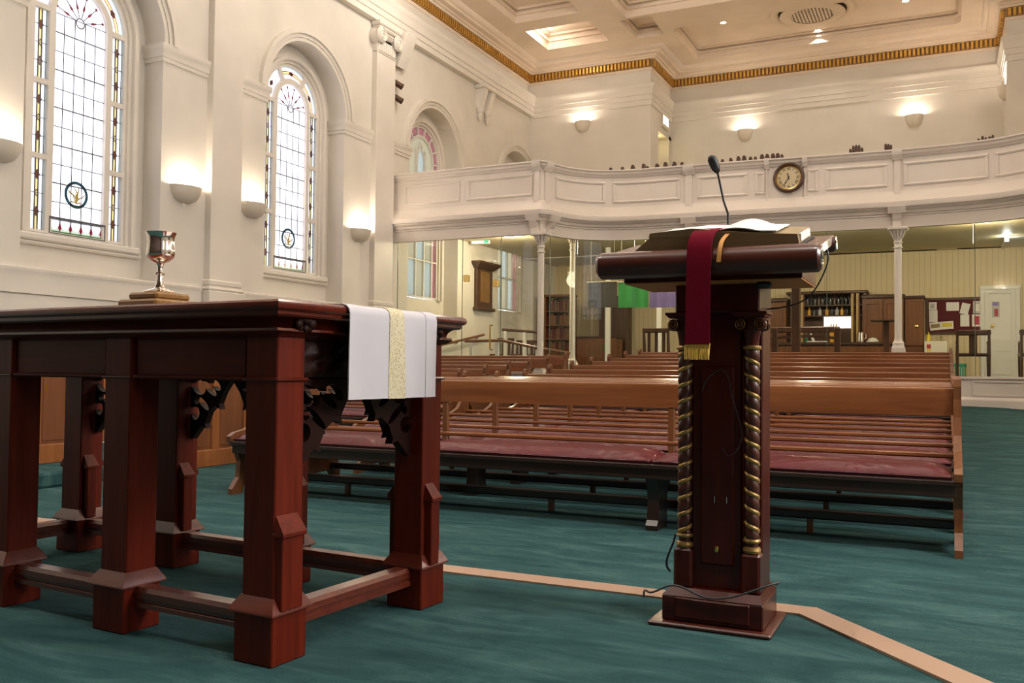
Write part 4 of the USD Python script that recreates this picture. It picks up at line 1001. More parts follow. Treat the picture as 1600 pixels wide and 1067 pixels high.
# cables
c1 = [tuple(at(*p, y=3.30)) for p in ((1290, 385), (1294, 405), (1288, 425), (1278, 445), (1262, 465), (1240, 476), (1210, 482), (1188, 484))]
def spline(P_, n=60):
    P_ = np.array(P_); t = np.concatenate([[0], np.cumsum(np.linalg.norm(np.diff(P_, axis=0), axis=1))]); from scipy.interpolate import CubicSpline
    return CubicSpline(t, P_)(np.linspace(0, t[-1], n))
cb = MB().tube(spline(c1), .0028, 6).build('desk_cable', 'cable_black', None, smooth=60); tag(cb, 'thin dark cable hanging from the right end of the lectern desk', 'cable')
fc = [(-.925, 3.10, .10), (-.93, 3.112, .115), (-.90, 3.118, .112), (-.86, 3.115, .135), (-.80, 3.112, .125), (-.74, 3.108, .095), (-.68, 3.108, .095), (-.62, 3.11, .118), (-.56, 3.125, .142), (-.545, 3.20, .145), (-.54, 3.30, .09)]
fc = [(-.955, 3.085, .095), (-.952, 3.09, .118)]+[tuple(at(*p, y=3.108)) for p in ((1014, 925), (1028, 922), (1045, 915), (1062, 916), (1080, 924), (1100, 933), (1122, 935), (1142, 933), (1165, 927), (1192, 918))]+[(-.535, 3.25, .15)]
cb = MB().tube(spline(fc), .0038, 6).build('floor_cable', 'rubber_grey', None, smooth=60); tag(cb, 'loose dark cable draped across the foot of the lectern', 'cable')
sc_ = [(-.862, 3.15, .31), (-.872, 3.145, .27), (-.885, 3.14, .235), (-.89, 3.14, .205), (-.878, 3.148, .18)]
cb = MB().tube(spline(sc_), .004, 6).build('looped_cable', 'cable_black', None, smooth=60); tag(cb, 'short black cable loop at the left pedestal of the lectern', 'cable')
bc = [tuple(at(*p, y=3.168)) for p in ((1098, 612), (1103, 596), (1120, 580), (1126, 577), (1138, 590), (1142, 610), (1150, 640), (1158, 668), (1158, 690), (1140, 712), (1130, 700))]
cb = MB().tube(spline(bc), .0018, 5).build('front_cable', 'rubber_grey', None, smooth=60); tag(cb, 'thin grey wire looped on the front panel of the lectern', 'cable')

# ------------------------------------------------------------------ pews
def pew(name, label, L, posts, mids, group, planks=False):
    """origin: floor under the front face of the back, at the right-hand end; the pew runs to -x and faces -y"""
    t = thing(name, label, 'pew', (0, 0, 0), group=group)
    b = lambda *a: a
    MB().prism(Polygon([(0, .71), (.028, .71), (.036, .76), (.042, .85), (.030, .862), (.006, .858), (.0, .845)]), 'x', -L+.03, -.03).build('top_rail', 'pew_wood', t, local=True)
    MB().cbox(-L+.03, .0, .47, -.03, .028, .50, .008).build('lower_rail', 'pew_wood', t, local=True)
    MB().cbox(-L+.02, -.46, .365, -.02, .02, .395, .006).build('seat', 'pew_dark', t, local=True)
    MB().cbox(-L+.03, -.44, .305, -.03, -.415, .368, .004).build('seat_rail', 'pew_dark', t, local=True)
    MB().cbox(-L+.02, -.05, .085, -.02, .035, .135, .008).build('foot_rail', 'pew_dark', t, local=True)
    for m_ in mids: MB().cbox(m_-.017, -.04, 0, m_+.017, .0, .09, .003).build('foot_support', 'pew_end_wood', t, local=True)
    for p_ in posts:
        MB().cbox(p_-.022, .004, .38, p_+.022, .036, .73, .006).build('back_post', 'pew_end_wood', t, local=True)
        cur = Polygon([(-.41, .0), (-.20, 0), (-.195, .05), (-.215, .14), (-.18, .24), (-.05, .31), (.04, .33), (.04, .37), (-.43, .37), (-.42, .30), (-.385, .24), (-.375, .15), (-.39, .06), (-.415, .03)])
        MB().prism(cur, 'x', p_-.035, p_+.035).build('leg', 'pew_dark', t, local=True, smooth=30)
    prof = Polygon([(-.44, 0), (-.34, 0), (-.31, .06), (-.05, .07), (.0, 0), (.09, 0), (.095, .05), (.06, .16), (.065, .40), (.085, .55), (.075, .70), (.07, .80), (.075, .87), (.06, .915), (.03, .925), (.0, .91), (-.015, .87), (-.01, .80), (-.03, .70), (-.07, .60), (-.16, .52), (-.30, .475), (-.42, .455), (-.47, .43), (-.465, .39), (-.41, .36), (-.36, .24), (-.37, .12), (-.44, .04)])
    prof = prof.buffer(.012).buffer(-.012)
    for xx in (-.04, -L):
        MB().prism(prof, 'x', xx, xx+.04).build('pew_end', 'pew_end_wood', t, local=True, smooth=30)
    return t
PX = .07; PL = 4.86
Y0, DY = 5.64, .787
GRP = 'pews of the main block'
p0 = pew('pew', 'front pew of the main block, its red seat nearest the lectern', PL, [-1.645, -3.285], [-.80, -2.45, -4.09], None)
p0.GetAttribute('xformOp:translate').Set(Gf.Vec3d(PX, Y0, FL))
for k in range(1, 13):
    y = Y0+DY*k
    copy(p0, (PX, y, floor_z(y)), 0, ('%s pew from the front in the main block of pews' % ORD[k]) if k < 12 else 'rearmost pew of the main block, just before the glass screen', name='pew')
LPX = -5.68
LY0, LDY = 8.90, .73
l0 = pew('side_pew', 'foremost pew of the left block beside the window wall', 3.4, [-1.55], [-.8, -2.3], None)
l0.GetAttribute('xformOp:translate').Set(Gf.Vec3d(LPX, LY0, floor_z(LY0)))
for k in range(1, 8):
    y = LY0+LDY*k
    copy(l0, (LPX, y, floor_z(y)), 0, '%s pew from the front in the left block by the windows' % (ORD[k] if k < 7 else 'eighth and last'), name='side_pew')
# loose seat cushions
def cushion(L, name, label):
    t = thing(name, label, 'cushion', (0, 0, 0))
    b = MB(); nx, ny = 40, 8; V = []
    for j in range(ny+1):
        for i in range(nx+1):
            s, r = i/nx, j/ny; e = min(1, 14*min(s, 1-s))**.5*min(1, 7*min(r, 1-r))**.5
            h = .022+.040*e+.006*float(meshkit.noise(np.array([[s*7, r*2, 3.1]]))[0])*e
            V.append((-L*s, -.45+.43*r, h))
    A = len(V); V2 = V+[(x, y, 0.) for x, y, _ in V]; m = nx+1
    F = []
    for j in range(ny):
        for i in range(nx):
            a = j*m+i; F += [(a, a+m, a+m+1, a+1), (A+a, A+a+1, A+a+m+1, A+a+m)]
    ed = [i for i in range(nx+1)]+[j*m+nx for j in range(1, ny+1)]+[ny*m+i for i in range(nx-1, -1, -1)]+[j*m for j in range(ny-1, 0, -1)]
    F += [(ed[q], ed[(q+1) % len(ed)], A+ed[(q+1) % len(ed)], A+ed[q]) for q in range(len(ed))]
    tm_ = trimesh.Trimesh(np.array(V2), np.array([q for f4 in F for q in ((f4[0], f4[1], f4[2]), (f4[0], f4[2], f4[3]))]), process=False); trimesh.repair.fix_normals(tm_)
    MB().tm(tm_).build('pad', 'cushion', t, local=True, smooth=50)
    MB().tube([(-.004, -.452, .016), (-L+.004, -.452, .016)], .006, 6).build('piping', 'cushion', t, local=True)
    return t
segs = [(-.05, 1.58, 'right'), (-1.64, 1.62, 'middle'), (-3.27, 1.53, 'left')]
protos = {}
for k in range(13):
    y = Y0+DY*k; row = ORD[k]
    for x0, L, w in segs:
        lab = 'red vinyl seat cushion on the %s main pew, %s third' % (row, w)
        if k == 0:
            protos[w] = cushion(L, 'seat_cushion', lab); protos[w].GetAttribute('xformOp:translate').Set(Gf.Vec3d(PX+x0, y, floor_z(y)+.395))
        else: copy(protos[w], (PX+x0, y, floor_z(y)+.395), 0, lab, name='seat_cushion')
for k in range(8):
    y = LY0+LDY*k
    for q, x0 in enumerate((-.06, -1.72)):
        lab = 'red seat cushion on the %s left block pew, %s half' % (ORD[k], ('aisle', 'window')[q])
        if k == 0 and q == 0:
            pc = cushion(1.62, 'side_cushion', lab); pc.GetAttribute('xformOp:translate').Set(Gf.Vec3d(LPX+x0, y, floor_z(y)+.395))
        else: copy(pc, (LPX+x0, y, floor_z(y)+.395), 0, lab, name='side_cushion')

# ------------------------------------------------------------------ wooden panelling by the left wall
MB().cbox(XW+.02, 3.0, FL, -6.2, 6.12, .06, .02).build('side_step', 'carpet', None, label='low teal carpeted step along the left wall', kind='structure')
def panelling(name, x, y0, y1, z0, z1, n, label):
    t = thing(name, label, 'panelling', (x, (y0+y1)/2, z0))
    MB().box(x-.04, y0, z0, x-.012, y1, z1).build('backing', 'panel_inset', t)
    MB().cbox(x-.03, y0, z0, x+.012, y1, z0+.16, .006).build('bottom_rail', 'panel_wood', t)
    MB().cbox(x-.03, y0, z1-.12, x+.012, y1, z1, .006).build('top_rail', 'panel_wood', t)
    w = (y1-y0)/n
    for i in range(n+1): MB().cbox(x-.03, y0+w*i-.045, z0+.15, x+.01, y0+w*i+.045, z1-.11, .006).build('stile', 'panel_wood', t)
    for i in range(n): MB().cbox(x-.03, y0+w*i+.06, z0+.18, x-.006, y0+w*(i+1)-.06, z1-.14, .012).build('panel', 'panel_inset', t)
panelling('wood_panelling', -6.78, 3.2, 5.75, .06, 1.05, 4, 'orange brown wood panelling standing on the carpeted side step')
panelling('pew_screen', -6.27, 6.2, 7.9, FL, .98, 4, 'orange brown panelled screen seen between the table legs behind the step')

# ------------------------------------------------------------------ clock on the gallery front
ck = np.array([*gpt(s_at_px(1233, 4.1)), 0]); ck[1] -= .02; ck[2] = at(1233, 278, y=ck[1])[2]
cw = thing('clock', 'round wall clock with roman numerals on the gallery front', 'clock', tuple(ck))
MB().lathe([(.185, -.01), (.245, -.01), (.255, .01), (.25, .04), (.225, .06), (.20, .05), (.185, .03)], (0, 0, 0), 48, ax='y').xf(lambda v: v*np.array([1, -1, 1])).xf(lambda v: v+ck).build('case', 'dark_furniture', cw)
MB().lathe([(.18, .03), (.186, .048), (.198, .05), (.2, .04)], (0, 0, 0), 48, ax='y').xf(lambda v: v*np.array([1, -1, 1])+ck).build('bezel', 'brass', cw)
MB().lathe([(0, .03), (.19, .03), (.19, .0), (0, .0)], (0, 0, 0), 48, ax='y').xf(lambda v: v*np.array([1, -1, 1])+ck).build('dial', 'clock_face', cw)
for h, tx in enumerate(('XII', 'I', 'II', 'III', 'IIII', 'V', 'VI', 'VII', 'VIII', 'IX', 'X', 'XI')):
    m_ = meshkit.text_mesh(tx, .036, .002, True); c = m_.bounds.mean(0); v_ = (m_.vertices-c)*np.array([.75, 1, 1]); a = -h*PI/6
    r = np.stack([v_[:, 0]*math.cos(a)-v_[:, 1]*math.sin(a), v_[:, 0]*math.sin(a)+v_[:, 1]*math.cos(a), v_[:, 2]], 1)
    r[:, 0] += .15*math.sin(h*PI/6); r[:, 1] += .15*math.cos(h*PI/6)
    MB().add(np.stack([r[:, 0], -.031-r[:, 2], r[:, 1]], 1)+ck, m_.faces).build('numeral', 'ink', cw, smooth=False)
def hand(a, L, w, y):
    p_ = affinity.rotate(Polygon([(-w/2, -.03), (w/2, -.03), (w*.4, L*.6), (w, L*.68), (0, L), (-w, L*.68), (-w*.4, L*.6)]), -math.degrees(a), origin=(0, 0))
    MB().prism(p_, 'y', -y-.003, -y).xf(lambda v: v+ck).build('hand', 'ink', cw, smooth=False)
hand(math.radians(347), .085, .013, .036); hand(math.radians(210), .135, .010, .040)
MB().lathe([(0, .034), (.010, .034), (.008, .046), (0, .046)], (0, 0, 0), 12, ax='y').xf(lambda v: v*np.array([1, -1, 1])+ck).build('hand_boss', 'ink', cw)

# ------------------------------------------------------------------ spotlights on the wall, exit signs
sp_ = thing('twin_spotlight', 'pair of small brown spotlights on a wall bracket beside the pilaster capital', 'spotlight', (XW, 14.22, 6.0))
MB().cbox(XW, 14.20, 5.80, XW+.02, 14.26, 6.32, .004).build('bracket', 'shade_white', sp_)
for z in (6.17, 5.90):
    MB().tube([(XW+.02, 14.22, z), (XW+.07, 14.24, z)], .012, 8).tube([(XW+.05, 14.18, z+.03), (XW+.13, 14.32, z-.03)], .055, 14).tube([(XW+.13, 14.32, z-.03), (XW+.135, 14.33, z-.034)], .06, 14).build('lamp_head', 'dark_furniture', sp_)
p = at(750, 374, y=17.2)
ex = thing('exit_sign', 'lit green and white exit sign hanging under the gallery left of the column', 'exit sign', tuple(p))
MB().cbox(p[0]-.22, 17.2, p[2]-.10, p[0]+.22, 17.26, p[2]+.09, .01).build('case', 'shade_white', ex)
MB().box(p[0]-.20, 17.192, p[2]-.08, p[0]+.10, 17.20, p[2]+.07).build('white_field', 'exit_white', ex)
MB().box(p[0]+.10, 17.192, p[2]-.08, p[0]+.20, 17.20, p[2]+.07).build('green_field', 'exit_green', ex)
MB().tube([(p[0], 17.23, p[2]+.08), (p[0], 17.23, 3.62)], .012, 6).build('hanger', 'shade_white', ex)
ex2 = thing('doorway_sign', 'lit white sign above the gallery doorway in the left corner block', 'exit sign', (BLX, 21.45, 6.93))
MB().cbox(BLX, 21.2, 6.78, BLX+.05, 21.72, 7.08, .008).build('case', 'shade_white', ex2)
MB().box(BLX+.05, 21.23, 6.86, BLX+.056, 21.69, 7.06).build('lit_face', 'exit_white', ex2)
l = UsdLux.SphereLight.Define(stage, '/World/doorway_lamp'); l.AddTranslateOp().Set(Gf.Vec3d(BLX-.12, 21.45, 6.45)); l.CreateRadiusAttr(.05); l.CreateIntensityAttr(12.); l.CreateColorAttr(Gf.Vec3f(1, .85, .4))

# ------------------------------------------------------------------ pew ends that show over the gallery rail
GE = [(954.5, 265, .7), (973, 264, .8), (989, 261, 1), (1006, 259, .9), (1012, 263, .8), (1027, 259, 1), (1040, 256.5, 1), (1054, 256, 1), (1066, 256.5, .8), (1129, 252, .6), (1142, 250, .8), (1154, 247.5, .9), (1163, 246.5, 1), (1173, 248, .8),
      (1180.6, 248, .7), (1191, 244.5, 1), (1199, 244, 1), (1208, 243, 1), (1215.5, 242.5, .9), (1222, 244.4, .6), (1329, 236, .7), (1333.5, 231, .9), (1338, 230, .9), (1342.5, 230, .9), (1347, 234, .7), (1384, 228, .8), (1388, 228.5, .8), (1392, 229.5, .8),
      (1529, 220, .5), (1535, 216, .8), (1540, 218, .6), (1546, 216.6, .7), (1551, 214.5, .9)]
NTH = {}
ONTH = ['first', 'second', 'third', 'fourth', 'fifth', 'sixth', 'seventh', 'eighth', 'ninth', 'tenth', 'eleventh', 'twelfth']
for k, (px, py, w) in enumerate(GE):
    p = at(px, py-3, y=16.9); H = float(p[2]-3.95)
    where = 'left of the microphone' if px < 1100 else 'between microphone and clock' if px < 1225 else 'right of the clock' if px < 1360 else 'above the right column' if px < 1400 else 'at the far right'
    NTH[where] = NTH.get(where, -1)+1
    t = thing('gallery_pew_end', '%s brown pew end over the gallery rail %s' % (ONTH[NTH[where]], where), 'pew end', (float(p[0]), 16.9, 3.95), group='pew ends over the gallery rail')
    r = .021 if k >= 20 else .034*w+.004
    MB().prism(Polygon([(-r, 0), (r, 0), (r, H-r*1.6), (r*.8, H-r*.6), (r*.4, H), (-r*.4, H), (-r*.8, H-r*.6), (-r, H-r*1.6)]), 'y', -.03, .03).build('end_board', 'dark_furniture', t, local=True, smooth=40)

# ------------------------------------------------------------------ furnishing of the space under the gallery
VZ = .76
def chair(name, label, loc, rot, w=.5, h=.86, arms=True, slats=1, m='dark_furniture'):
    t = thing(name, label, 'chair', loc, rot); hw = w/2
    for sx in (-1, 1):
        MB().hull([(sx*hw+a, .02+b_, z) for z, s_ in ((0, .016), (.45, .024)) for a in (-s_, s_) for b_ in (-s_, s_)]).build('leg', m, t, local=True)
        MB().hull([(sx*hw+a, .44+b_+(.06 if z == 0 else .08 if z == h else 0), z) for z, s_ in ((0, .016), (.45, .026), (h, .018)) for a in (-s_, s_) for b_ in (-s_, s_)]).build('leg', m, t, local=True)
        if arms: MB().cbox(sx*hw-.025, -.0, .64, sx*hw+.025, .48, .67, .008).cbox(sx*hw-.018, .0, .44, sx*hw+.018, .036, .65, .006).build('armrest', m, t, local=True)
    MB().cbox(-hw-.03, -.02, .42, hw+.03, .46, .47, .012).build('seat', m, t, local=True)
    MB().cbox(-hw-.03, .47, h-.09, hw+.03, .53, h, .015).build('crest_rail', m, t, local=True)
    for i in range(slats):
        x = 0 if slats == 1 else -hw*.6+1.2*hw*i/(slats-1); ww = .06 if slats == 1 else .03
        MB().cbox(x-ww, .46, .45, x+ww, .49, h-.07, .005).build('back_splat', m, t, local=True)
    return t
p = at(1519, 545, y=17.5); chair('armchair', 'dark wooden armchair before the noticeboard, seen through the glass', (float(p[0]), 17.35, VZ), PI, .47, .85)
p = at(1612, 545, y=17.5); chair('armchair', 'dark wooden armchair cut by the right picture edge before the white door', (float(p[0])+.06, 17.35, VZ), PI, .5, .85)
p = at(1040, 545, y=18.5); chair('slatted_chair', 'dark slatted chair behind the glass left of the lectern column', (float(p[0]), 18.3, VZ), PI, .5, .98, False, 3)
p = at(788, 545, y=18.5); chair('row_chair', 'dark chair beyond the ramp handrail, nearer the glass door', (float(p[0]), 18.3, VZ), .3, .42, .84, False, 3)
p = at(812, 545, y=18.5); chair('row_chair', 'dark chair beyond the ramp handrail, nearer the left column', (float(p[0])+.05, 18.6, VZ), .3, .42, .80, False, 3)
# white glazed door
a = at(1537, 448, y=YB); c = at(1588, 448, y=YB); X0, X1, ZT = float(a[0]), float(c[0]), 2.76
dr = thing('door_1', 'white half glazed door right of the noticeboard under the gallery', None, (X0, YB, VZ), kind='structure')
MB().cbox(X0-.07, YB-.06, VZ, X0+.02, YB-.002, ZT-.01, .008).cbox(X1-.02, YB-.06, VZ, X1+.07, YB-.002, ZT-.01, .008).cbox(X0-.075, YB-.065, ZT-.06, X1+.075, YB-.001, ZT+.025, .008).build('door_frame', 'white_gloss', dr)
MB().prism(sbox(X0+.02, VZ, X1-.02, ZT-.06).difference(sbox(X0+.10, 1.62, X1-.10, ZT-.15)), 'y', YB-.045, YB-.01).build('door_leaf', 'white_gloss', dr, smooth=False)
MB().box(X0+.10, YB-.02, 1.62, X1-.10, YB-.012, ZT-.15).build('door_pane', 'paper', dr)
MB().prism(sbox(X0+.10, VZ+.12, X1-.10, 1.40).difference(sbox(X0+.12, VZ+.14, X1-.12, 1.38)), 'y', YB-.055, YB-.04).build('panel_moulding', 'white_gloss', dr, smooth=False)
q = at(1551, 509, y=YB-.06); MB().lathe([(0, .0), (.03, .0), (.035, .02), (.02, .04), (0, .045)], (0, 0, 0), 16, ax='y').xf(lambda v: v*np.array([1, -1, 1])+np.array([q[0], YB-.045, q[2]])).build('door_knob', 'brass', dr)
po = thing('door_poster', 'small printed poster stuck in the pane of the white door', 'poster', tuple(at(1557, 484, y=YB-.03)))
q0, q1 = at(1550, 471, y=YB-.025), at(1562, 496, y=YB-.025)
MB().box(q0[0], YB-.026, q1[2], q1[0], YB-.022, q0[2]).build('sheet', 'paper_print', po)
MB().box(q0[0]+.04, YB-.028, q1[2]+.03, q1[0]-.03, YB-.0255, q0[2]-.16).build('picture', 'paper_red', po)
MB().box(q0[0]+.01, YB-.028, q0[2]-.09, q1[0]-.02, YB-.0255, q0[2]-.02).build('picture', 'banner_purple', po)
# noticeboard and its papers
a, c = at(1448, 467, y=YB-.05), at(1536, 520, y=YB-.05)
nb = thing('noticeboard', 'dark maroon noticeboard covered with pinned papers under the gallery', 'noticeboard', tuple(a))
MB().box(a[0], YB-.04, c[2], c[0], YB, a[2]).build('felt', 'felt_maroon', nb)
MB().prism(sbox(a[0]-.02, c[2]-.02, c[0]+.02, a[2]+.02).difference(sbox(a[0]+.03, c[2]+.03, c[0]-.03, a[2]-.03)), 'y', YB-.055, YB).build('frame', 'dark_furniture', nb, smooth=False)
NP = [((103, 163, 205, 262), 0, 'paper', 'white notice at the top left of the noticeboard'), ((105, 170, 265, 355), 0, 'paper', 'white notice under the top left one on the noticeboard'), ((235, 333, 205, 268), 0, 'paper', 'wide white notice at the top middle of the noticeboard'),
      ((345, 410, 212, 295), -14, 'paper', 'tilted white notice right of the wide one'), ((342, 410, 298, 388), 0, 'paper', 'white notice beneath the tilted one'), ((438, 505, 195, 290), 0, 'paper_print', 'greyish notice at the top right of the noticeboard'),
      ((430, 498, 297, 388), 0, 'paper', 'notice with a red picture at the lower right of the noticeboard'), ((195, 290, 350, 408), 3, 'paper', 'leaflet with a yellow block at the foot of the noticeboard'), ((110, 196, 358, 416), 7, 'paper', 'slightly tilted leaflet left of the yellow one')]
for k, ((x0, x1, y0, y1), ro, m_, lab) in enumerate(NP):
    a = at(1430+x0/4.85, 430+y0/4.85, y=YB-.05); c = at(1430+x1/4.85, 430+y1/4.85, y=YB-.05); ctr = (a+c)/2; w, h = (c[0]-a[0])/2, (a[2]-c[2])/2
    t = thing('notice', lab, 'notice', (float(ctr[0]), YB-.042, float(ctr[2])))
    pr_ = lambda pl_, d0, d1, nm, mm_: MB().prism(affinity.rotate(pl_, ro, origin=(0, 0)), 'y', d0, d1).build(nm, mm_, t, local=True, smooth=False)
    pr_(sbox(-w, -h, w, h), -.004, 0, 'sheet', m_)
    if k == 6: pr_(sbox(-w*.5, -h*.7, w*.7, h*.7), -.006, -.004, 'picture', 'paper_red')
    elif k in (7, 8): pr_(sbox(-w*.8, -h*.4, w*.8, h*.6), -.006, -.004, 'picture', 'paper_yellow' if k == 7 else 'gilt_edge')
    elif k in (0, 5): pr_(sbox(-w*.6, -h*.6, w*.5, h*.5), -.006, -.004, 'print', 'paper_print' if k == 0 else 'paper')
# small white refrigerator
a, c = at(1444, 533, y=21.3), at(1480, 533, y=21.3)
fr_ = thing('refrigerator', 'low white refrigerator below the noticeboard', 'refrigerator', (float(a[0]), 21.3, VZ))
MB().cbox(a[0], 21.34, VZ, c[0], 21.9, a[2], .012).build('body', 'appliance_white', fr_)
MB().cbox(a[0], 21.29, VZ+.06, c[0], 21.335, a[2]-.0, .01).build('door', 'appliance_white', fr_)
MB().box(a[0]+.05, 21.286, a[2]-.16, a[0]+.13, 21.29, a[2]-.07).build('energy_label', 'paper_red', fr_)
MB().box(a[0]+.05, 21.286, a[2]-.22, a[0]+.13, 21.29, a[2]-.17).build('energy_label', 'paper_yellow', fr_)
ZF = float(a[2])
def bottle(name, label, x, y, z, h, r, m, group=None, first=None):
    t = thing(name, label, 'bottle', (x, y, z), group=group)
    MB().lathe([(0, 0), (r, 0), (r, h*.58), (r*.75, h*.68), (r*.38, h*.76), (r*.36, h*.95), (0, h*.95)], n=14).build('glass', m, t, local=True, smooth=50)
    MB().lathe([(0, h*.94), (r*.42, h*.94), (r*.42, h), (0, h)], n=12).build('cap', 'gold', t, local=True)
    return t
q = at(1451, 530, y=21.5); bottle('soap_bottle', 'small pale bottle on top of the white refrigerator', float(q[0]), 21.5, ZF, .2, .04, 'paper_yellow')
for k, px in enumerate((1463, 1468, 1472)):
    q = at(px, 530, y=21.5); t = thing('glass_tumbler', '%s small clear glass standing on the white refrigerator' % ('left', 'middle', 'right')[k], 'glass', (float(q[0]), 21.5, ZF), group='glasses on the refrigerator')
    MB().lathe([(0, 0), (.028, 0), (.033, .11), (.030, .11), (.025, .008), (0, .008)], n=16).build('bowl', 'clear_glass', t, local=True)
# green crate
a, c = at(1484, 568, y=19.5), at(1510, 568, y=19.5)
cr = thing('crate', 'green plastic crate on the floor beside the armchair under the gallery', 'crate', (float(a[0]), 19.5, VZ))
cx0, cx1, zt = float(a[0]), float(c[0]), max(float(a[2]), VZ+.2)
b = MB().box(cx0, 19.5, VZ, cx1, 19.9, VZ+.02)
for x0, y0, x1, y1 in ((cx0, 19.5, cx1, 19.515), (cx0, 19.885, cx1, 19.9), (cx0, 19.5, cx0+.015, 19.9), (cx1-.015, 19.5, cx1, 19.9)): b.box(x0, y0, VZ, x1, y1, VZ+.09).box(x0, y0, zt-.06, x1, y1, zt)
b.build('shell', 'crate_green', cr, smooth=False)
for x in np.linspace(cx0+.02, cx1-.02, 7): MB().box(x-.012, 19.5, VZ+.08, x+.012, 19.513, zt-.05).build('rib', 'crate_green', cr, smooth=False)
# servery: cupboards, counter, bottle rack
def X(px, y=21.6): return float(at(px, 500, y=y)[0])
def Z(py, px=1300, y=21.6): return float(at(px, py, y=y)[2])
sv = thing('servery_cupboard', 'brown panelled wooden servery with counter at the back wall', 'cupboard', (X(1280), 21.8, VZ))
yb = 21.62
for x0, x1, zt_ in ((X(1196), X(1228), Z(472, 1210)), (X(1347), X(1412), Z(466, 1380))):
    MB().box(x0, yb+.04, VZ, x1, YB-.002, zt_).build('cabinet_body', 'mid_furniture', sv)
    MB().cbox(x0-.03, yb, zt_, x1+.03, YB-.002, zt_+.09, .02).build('cabinet_cornice', 'dark_furniture', sv)
    n = max(1, int((x1-x0)/.4)); w = (x1-x0)/n
    for i in range(n): MB().prism(sbox(x0+w*i+.01, 1.62, x0+w*(i+1)-.01, zt_-.03).difference(sbox(x0+w*i+.08, 1.72, x0+w*(i+1)-.08, zt_-.12)), 'y', yb+.01, yb+.045).build('cabinet_door', 'mid_furniture', sv, smooth=False)
MB().cbox(X(1196), 21.35, 1.50, X(1412), yb+.1, 1.56, .008).build('counter', 'dark_furniture', sv)
MB().box(X(1196), 21.42, VZ, X(1412), yb+.1, 1.50).build('counter_front', 'mid_furniture', sv)
for i in range(6):
    x0 = X(1196)+(X(1412)-X(1196))*i/6; x1 = X(1196)+(X(1412)-X(1196))*(i+1)/6
    MB().cbox(x0+.05, 21.405, VZ+.12, x1-.05, 21.43, 1.42, .01).build('counter_panel', 'mid_furniture', sv)
xr0, xr1, zr0, zr1 = X(1232), X(1352), Z(492), Z(459)
rk = thing('bottle_rack', 'dark wooden bottle rack with a lit hatch below, over the servery counter', 'rack', (X(1290), 21.7, zr0))
MB().box(xr0, 21.98, 1.56, xr1, YB-.002, zr1).build('back_board', 'dark_furniture', rk)
MB().cbox(xr0-.06, yb, zr1, xr1+.06, YB-.002, zr1+.07, .02).build('rack_top', 'dark_furniture', rk)
for z in (zr0, (zr0+zr1)/2): MB().box(xr0, yb+.08, z-.03, xr1, YB-.01, z).build('shelf', 'dark_furniture', rk)
for px, m_ in ((1236, 'dark_furniture'), (1252.5, 'rack_gold'), (1331, 'rack_gold'), (1339, 'rack_gold'), (1350, 'dark_furniture')):
    MB().box(X(px)-.02, yb+.02, 1.56, X(px)+.02, yb+.06, zr1).build('upright', m_, rk)
    MB().box(X(px)+.02, yb+.02, 1.56, X(px)+.05, yb+.06, zr1).build('upright', 'mid_furniture', rk)
MB().box(X(1284), 21.955, Z(512), X(1330), 21.975, zr0-.03).build('hatch_glow_panel', 'hatch_glow', rk)  # glowing panel added in place of the lit room behind the hatch
bx = np.linspace(X(1259), X(1327), 12)
for k, x in enumerate(bx): bottle('wine_bottle', 'dark bottle, %s from the left on the upper shelf of the servery rack' % ONTH[k], float(x), 21.86, (zr0+zr1)/2, .235, .036, ('bottle_dark', 'leather_black', 'bottle_dark', 'dark_furniture')[k % 4], group='bottles on the upper rack shelf')
for k, px in enumerate((1262, 1270, 1279, 1290, 1298, 1306, 1314, 1323)): bottle('spirit_bottle', 'short bottle, %s from the left on the lower shelf of the servery rack' % ONTH[k], X(px), 21.84, zr0, .20, .04, ('bottle_amber', 'bottle_dark', 'paper_print')[k % 3], group='bottles on the lower rack shelf')
for k, px in enumerate((1298, 1302, 1306)): bottle('amber_bottle', '%s amber bottle before the lit hatch on the servery counter' % ('left', 'middle', 'right')[k], X(px), 21.7, 1.56, .42, .035, 'bottle_amber', group='amber bottles before the hatch')
bottle('green_bottle', 'green bottle standing on the servery counter', X(1260), 21.6, 1.56, .22, .035, 'bottle_green')
jg = thing('metal_jug', 'silver jug on the counter right of the bottle rack', 'jug', (X(1345), 21.55, 1.56))
MB().lathe([(0, 0), (.07, 0), (.075, .05), (.065, .2), (.07, .23), (.06, .23), (.055, .2), (.06, .03), (0, .03)], n=20).build('body', 'silver', jg, local=True)
MB().tube([(.065, 0, .19), (.11, 0, .18), (.115, 0, .1), (.07, 0, .06)], .01, 6).build('handle', 'silver', jg, local=True)
tc = thing('crumpled_cloth', 'crumpled white cloth lying on the counter right of the jug', 'cloth', (X(1364), 21.52, 1.56))
s_ = trimesh.creation.icosphere(3, 1.); n_ = meshkit.fbm(s_.vertices*2.3, 3); s_.vertices *= (.13, .08, .09); s_.vertices *= (.6+.8*n_)[:, None]; s_.vertices[:, 2] = np.maximum(s_.vertices[:, 2], 0); MB().tm(s_).build('fold', 'paper', tc, local=True, smooth=60)
tray = thing('white_tray', 'white crockery tray on the servery counter under the hatch', 'tray', (X(1278), 21.5, 1.56))
MB().cbox(-.22, -.1, 0, .22, .1, .03, .01).build('tray', 'paper', tray, local=True)
MB().hull([(-.12, 0, .03), (-.05, .03, .03), (-.16, 0, .2), (-.13, .02, .21), (-.1, -.03, .03)]).build('folded_napkin', 'paper', tray, local=True)
